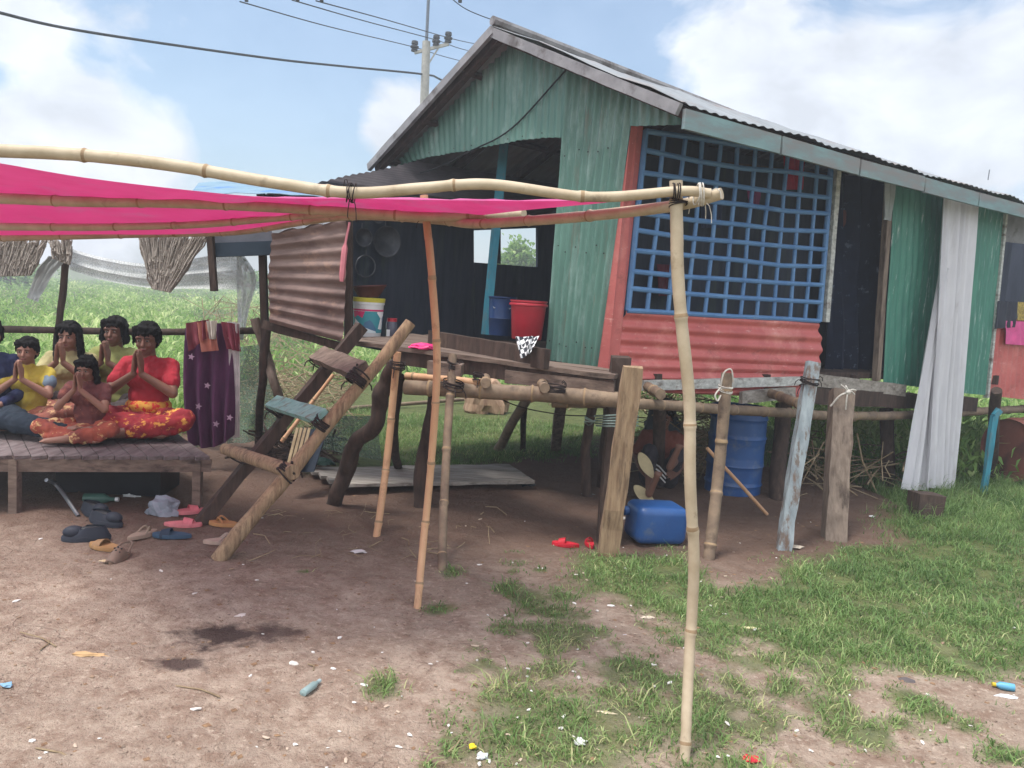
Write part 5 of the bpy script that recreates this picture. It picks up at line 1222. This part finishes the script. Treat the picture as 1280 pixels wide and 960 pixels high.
    # eyes and brows
    M_eye = flat('eye_white', (150, 140, 132), .3); M_ir = flat('iris', (26, 18, 16), .2)
    for q in (-1, 1):
        mb = MB(); ellT(mb, (q*.029, -.0795, .002), .012, .009, .0058, Th); ey = mb.build('eye', M_eye, e, True)
        mb = MB(); ellT(mb, (q*.029, -.0865, .002), .006, .004, .0062, Th); mb.build('iris', M_ir, ey, True)
        mb = MB(); capsule(mb, (q*.014, -.089, .021), (q*.047, -.08, .023), .0034, .0025, Th); mb.build('eyebrow', M_hair, e, True)
    mb = MB(); ellT(mb, (0, -.0875, -.061), .021, .006, .0075, Th); mb.build('lips', flat('lips', (128, 70, 66), .5), e, True)
    # hair
    h_ = MB(); ellT(h_, (0, .022, .045), .086, .096, .084, Th); ellT(h_, (0, .05, .0), .08, .068, .09, Th)
    for q in (-1, 1): ellT(h_, (q*.055, -.035, .072), .035, .045, .03, Th)
    ellT(h_, (0, -.052, .083), .05, .035, .022, Th)
    if hair == 'long':
        for q in (-1, 1):
            capsule(h_, (q*.078, .0, .03), (q*.092, -.01, -.1), .026, .03, Th); capsule(h_, (q*.092, -.01, -.1), (q*.1, -.03, -.26), .03, .018, Th)
        capsule(h_, (0, .07, 0), (0, .09, -.25), .075, .06, Th)
    elif hair == 'bun': ellT(h_, (0, .12, .0), .045, .04, .045, Th); [ellT(h_, (q*.078, .01, .02), .02, .05, .05, Th) for q in (-1, 1)]
    elif hair == 'bob':
        for q in (-1, 1): capsule(h_, (q*.08, .0, .04), (q*.09, .0, -.07), .026, .028, Th)
        capsule(h_, (0, .07, 0), (0, .08, -.08), .07, .05, Th)
    rh = random.Random(int(loc.x*1000))
    for k in range(26):
        an = rh.uniform(-2.6, 2.6); a0 = V((.04*math.sin(an), .02-.05*math.cos(an), .105)); a1 = V((.088*math.sin(an), .012-.098*math.cos(an), .055)); a2 = V((.094*math.sin(an), .01-.1*math.cos(an), .055-rh.uniform(.005, .035 if abs(an) < .9 else .1)))
        capsule(h_, a0, a1, .012, .009, Th); capsule(h_, a1, a2, .009, .004, Th)
    h_.remesh('hair', M_hair, e, vox=.0055, smooth_it=1, fold=.009, ff=60)
    # shirt
    st = MB(); g = .016
    ellT(st, (0, 0, .13), .155+g*.6, .12+g*.6, .1, T); ellT(st, (0, -.01, .26), .128+g, .095+g, .15, T); ellT(st, (0, -.02, .42), .158+g, .106+g, .125, T)
    capsule(st, (-.125, -.02, .5), (.125, -.02, .5), .06, .06, T)
    capsule(st, (0, -.02, .47), (0, -.032, .543), .078, .062, T)
    for q in (-1, 1):
        shd, el, wr = A_[q]
        if sleeves > 1: capsule(st, shd, el, .062, .052, T); capsule(st, el, el.lerp(wr, sleeves-1), .052, .04, T)
        elif sleeves > 0: capsule(st, shd, shd.lerp(el, sleeves), .056, .06, T)
    ob = st.remesh('shirt', shirt_mat or flat('shirt_%d_%d_%d' % shirt, shirt, .9), e, vox=.007, smooth_it=3, fold=.009)
    # trousers, sarong
    tr_ = MB(); ellT(tr_, (0, 0, .1), .175, .145, .1, T)
    for q in (-1, 1):
        hp, kn, an, toe = Lg[q]; capsule(tr_, hp, kn, .1, .072, T)
        capsule(tr_, kn, kn.lerp(an, .45 if legs in ('soles',) else .8), .072, .056, T)
    if male is False and legs in ('cross', 'side'):
        ellT(tr_, (0, -.2, .1), .27, .17, .075, T); ellT(tr_, (0, -.3, .07), .3, .11, .06, T)
    tr_.remesh('sarong' if male is False else 'trousers', bottom_mat or flat('cloth_%d_%d_%d' % bottom, bottom, .9), e, vox=.008, smooth_it=5, fold=.014, ff=14)
    return e, T
M_batik = pm('red_batik', (160, 48, 50), (112, 30, 42), 9, rough=.85, bump=.05, c3=(206, 150, 70), s3=13, t3=(.56, .6))
M_batik2 = pm('patterned_skirt', (168, 84, 62), (120, 60, 54), 10, rough=.9, bump=.05, c3=(206, 172, 120), s3=12, t3=(.54, .6))
M_flor = pm('floral_trousers', (150, 88, 70), (104, 66, 62), 12, rough=.9, bump=.05, c3=(190, 150, 110), s3=12, t3=(.54, .6))
bzz = bz+.005
def seat(x, D, lift=0): p = Dp(x, 480, D); return V((p.x, p.y, bzz+lift))
def face(p): return math.atan2(p.x, p.y)*-1*.6      # turned partly towards the camera
e, T = person(seat(187, 5.62), R(6), .97, 'woman in a red shirt and red batik sarong praying with raised hands', (164, 42, 54), (0, 0, 0), 'bun', male=False, bottom_mat=M_batik, skin=M_skin2, sleeves=.62, headtilt=R(8))
# gold printed hem of her shirt
mb = MB(); ellT(mb, (0, -.012, .2), .163, .132, .08, T); mb.remesh('printed_hem', pm('gold_print', (206, 160, 70), (186, 120, 50), 50, rough=.8, bump=.1, c3=(190, 40, 46), s3=34, t3=(.5, .54)), e, vox=.008)
e, T = person(seat(38, 5.55), R(10), .78, 'boy in a yellow shirt with his hands pressed together at his chin', (186, 164, 66), (0, 0, 0), 'short', bottom_mat=M_flor, headtilt=R(4), sleeves=.5)
for q in (-1, 1):
    mb = MB(); capsule(mb, V((q*.165, -.02, .505)).lerp(V((q*.215, -.17, .32)), .38), V((q*.165, -.02, .505)).lerp(V((q*.215, -.17, .32)), .49), .062, .063, T); mb.remesh('sleeve_cuff', flat('grey_check', (112, 130, 146)), e, vox=.007)
person(seat(90, 6.0, .0), R(8), .9, 'girl with long dark hair in a cream shirt praying behind the boy in yellow', (176, 164, 118), (0, 0, 0), 'long', bottom_mat=M_flor, male=False, sleeves=.5, headtilt=R(6), hands_z=.03)
person(seat(112, 5.28), R(4), .69, 'small girl with thick dark hair praying at the front in a brown dress', (112, 66, 62), (0, 0, 0), 'long', bottom_mat=M_batik2, male=False, shirt_mat=pm('brown_print', (112, 66, 62), (84, 46, 48), 14, rough=.9, c3=(150, 92, 78), s3=12), sleeves=.5, headtilt=R(16), hands_z=.05)
person(seat(147, 6.2), R(4), .96, 'woman in a yellow green shirt seated behind the woman in red', (150, 152, 92), (70, 60, 60), 'bob', male=True, sleeves=.5, skin=M_skin2)
e, T = person(seat(-9, 5.5), R(4), .92, 'young person in a navy jacket over red at the left edge with legs stretched out', (34, 40, 74), (34, 44, 56), 'short', arms='rest', legs='out', sleeves=1.9)
mb = MB(); ellT(mb, (0, -.075, .36), .075, .07, .15, T); mb.remesh('undershirt', flat('crimson_knit', (176, 36, 60)), e, vox=.008)
# person under the house
p = Hh(832, 622); p = V((p.x, p.y+.35, .0))
e, T = person(p, R(-12), .86, 'child lying back under the house with pale shoe soles towards the camera', (128, 74, 62), (58, 54, 60), 'short', arms='rest', legs='soles', skin=M_skin2, headtilt=R(10), sleeves=.7)
for q, (x, y) in ((1, (808, 582)), (-1, (806, 620))):
    c = Dp(x, y, p.y-.5); mb = MB(); ax = V((0, -1, .1)); L_ = .225; ol = sole_outline(L_, .088); rot = Matrix.Rotation(R(-32 if q > 0 else -50), 3, 'Y')
    fr0 = [c + rot @ V((a, 0, b)) for a, b in ol]; mb.prism(fr0, V((0, -1, 0)), .022); sh_ = mb.build('shoe_sole', flat('cream_sole', (206, 190, 150), .8), e)
    mb = MB(); mb.ell(c+V((.0, .05, 0)), .045, .045, .105, 14, 8, rot); mb.build('shoe', flat('dark_shoe', (60, 50, 48), .8), e, True)
for k in range(3):
    mb = MB(); a = T @ V((-.12, -.38, .34-.04*k)); mb.tube([a, a+V((.1, -.04, -.05)), a+V((.17, .02, -.12))], .006, 6); mb.build('stripe', M_white, e, True)

# ------------------------------------------------------------------ litter
crumple('tarp_heap', Hh(830, 598)+V((0, .3, 0)), .18, .12, .5, flat('slate_fabric', (74, 82, 88), .9), 'slate grey cloth bundle draped behind the child under the house', 'bundle', 12, .3)
def bottle(x, y, rz, L_, r_, cb, cc_, label):
    p = Hh(x, y); p.z = gh(p.x, p.y)+r_*.8; e = empty('bottle', p, label, 'bottle'); ax = V((math.cos(rz), math.sin(rz), 0))
    MB().lathe(p, [(.001, 0), (r_, .003), (r_, L_*.65), (r_*.45, L_*.8), (r_*.45, L_*.85)], 18, ax).build('body', flat('b_%d_%d_%d' % cb, cb, .4), e, True)
    MB().lathe(p+ax*L_*.84, [(r_*.55, 0), (r_*.55, L_*.16), (.001, L_*.161)], 14, ax).build('cap', flat('b_%d_%d_%d' % cc_, cc_, .4), e, True)
bottle(1268, 864, R(165), .085, .016, (96, 160, 190), (206, 180, 50), 'small blue bottle with a yellow cap lying on the dirt at the right edge')
bottle(378, 872, R(70), .11, .014, (150, 172, 170), (170, 190, 190), 'dull glassy tube lying on the dirt in the left foreground')
def scrap(x, y, s1, s2, c, label, seed, cat='litter', name='paper_scrap'): return crumple(name, Hh(x, y), s1, s2, .008, flat('scrap_%d_%d_%d' % c, c, .7), label, cat, seed, .6, sub=2)
scrap(591, 934, .014, .014, (226, 196, 40), 'bright yellow cap on the dirt in the foreground', 1, 'cap', 'yellow_disc')
scrap(938, 950, .03, .02, (206, 44, 60), 'crumpled red wrapper in the foreground grass right of the canopy post', 2, 'wrapper', 'wrapper')
scrap(1133, 852, .035, .028, (92, 84, 84), 'dark grey crumpled scrap on the bare dirt at right', 3, 'scrap', 'scrap')
scrap(725, 928, .022, .02, (222, 222, 220), 'white crumpled paper in the foreground grass left of the canopy post', 4)
scrap(758, 893, .045, .012, (206, 190, 160), 'pale dry leaf lying left of the canopy post', 5, 'leaf', 'dry_leaf')
scrap(449, 690, .045, .02, (206, 200, 200), 'flat white paper on the shaded dirt right of the ladder foot', 6)
scrap(367, 830, .018, .014, (222, 216, 206), 'white scrap above the glassy tube', 7)
scrap(302, 771, .028, .022, (216, 206, 196), 'white scrap at the edge of the dark wet stain', 8)
scrap(995, 684, .05, .03, (206, 190, 170), 'pale flat stone beside the foot of the grey blue stilt', 9, 'stone', 'stone')
scrap(938, 786, .05, .012, (206, 196, 150), 'pale yellow leaf lying in the middle of the grass', 10, 'leaf', 'dry_leaf')
scrap(782, 796, .028, .009, (214, 206, 214), 'small white wrapper right of the middle foreground', 11)
scrap(810, 773, .03, .01, (206, 190, 170), 'thin pale husk at the near edge of the grass patch', 12, 'husk', 'husk')
scrap(8, 857, .02, .014, (130, 170, 196), 'pale blue scrap at the left edge of the foreground', 13)
scrap(112, 819, .07, .014, (196, 160, 116), 'long tan leaf lying in the left foreground', 14, 'leaf', 'dry_leaf')
scrap(132, 702, .03, .012, (200, 176, 140), 'small tan leaf left of the brown clog', 15, 'leaf', 'dry_leaf')
scrap(1258, 872, .045, .012, (206, 210, 212), 'white wrapper under the small blue bottle', 16)
scrap(1090, 646, .022, .018, (216, 216, 214), 'white scrap on the dirt beside the thick timber stilt', 17)
scrap(893, 658, .018, .014, (50, 60, 150), 'tiny blue scrap at the foot of the bamboo stilt', 18)
scrap(780, 648, .022, .022, (214, 206, 196), 'round white lid beside the jerrycan', 19, 'lid', 'lid')
scrap(735, 618, .05, .035, (150, 150, 150), 'grey plastic scrap at the foot of the crooked dark stilt', 20, 'scrap', 'scrap')
scrap(603, 946, .02, .02, (206, 210, 212), 'pale scrap at the bottom edge left of the grass', 21)
# many small pale crumbs
rr = random.Random(11); protos = []
for k in range(4):
    o = crumple('litter_crumb', V((0, 0, -9-k)), .008, .006, .004, flat('crumb_%d' % k, ((214, 206, 198), (190, 170, 150), (226, 222, 216), (150, 126, 104))[k], .8), 'tiny pale crumb of litter lying on the dirt', 'litter crumb', 30+k, .5, sub=1); o['group'] = 'tiny crumbs of litter on the dirt'; protos.append(o)
cnt = 0; spots_ = []
while cnt < 230:
    x = rr.uniform(0, 1280); y = 640+320*rr.random()**.8
    if rr.random() > (.9 if 300 < x < 960 else .45): continue
    q = Hh(x, y); spots_.append(q); cnt += 1
for k, q in enumerate(spots_):
    o = protos[k % 4] if k < 4 else protos[k % 4].copy()
    if k >= 4: COL.objects.link(o)
    o.location = (q.x, q.y, gh(q.x, q.y)+.001); o.rotation_euler = (0, 0, rr.uniform(0, 6)); s_ = rr.uniform(.4, 1.4); o.scale = (s_*rr.uniform(.8, 2), s_, s_)
mb = MB()
for (x0, y0, x1, y1) in ((220, 857, 275, 871), (45, 935, 95, 952), (25, 790, 70, 808), (62, 800, 50, 812), (560, 940, 575, 925), (430, 655, 448, 668), (385, 830, 392, 838)):
    a, b_ = Hh(x0, y0, .006), Hh(x1, y1, .006)
    tag(MB().tube([a, (a+b_)/2+V((.01, .01, .002)), b_], .003, 5).build('twig', M_leafdry, None, origin=a), 'thin dry twig lying alone on the foreground dirt', 'twig', 'lone twigs on the foreground dirt')

# ------------------------------------------------------------------ haze volume added to imitate lens veil
hm = bpy.data.materials.new('veil_haze'); hm.use_nodes = True; t = hm.node_tree; t.nodes.clear()
pv = t.nodes.new('ShaderNodeVolumePrincipled'); pv.inputs['Color'].default_value = (.93, .96, 1, 1); pv.inputs['Density'].default_value = .0055; pv.inputs['Anisotropy'].default_value = .2
o_ = t.nodes.new('ShaderNodeOutputMaterial'); t.links.new(pv.outputs[0], o_.inputs['Volume'])
hb = MB().box((0, 45, 5.0), 150, 120, 12.4).build('haze', hm); tag(hb, kind='stuff')
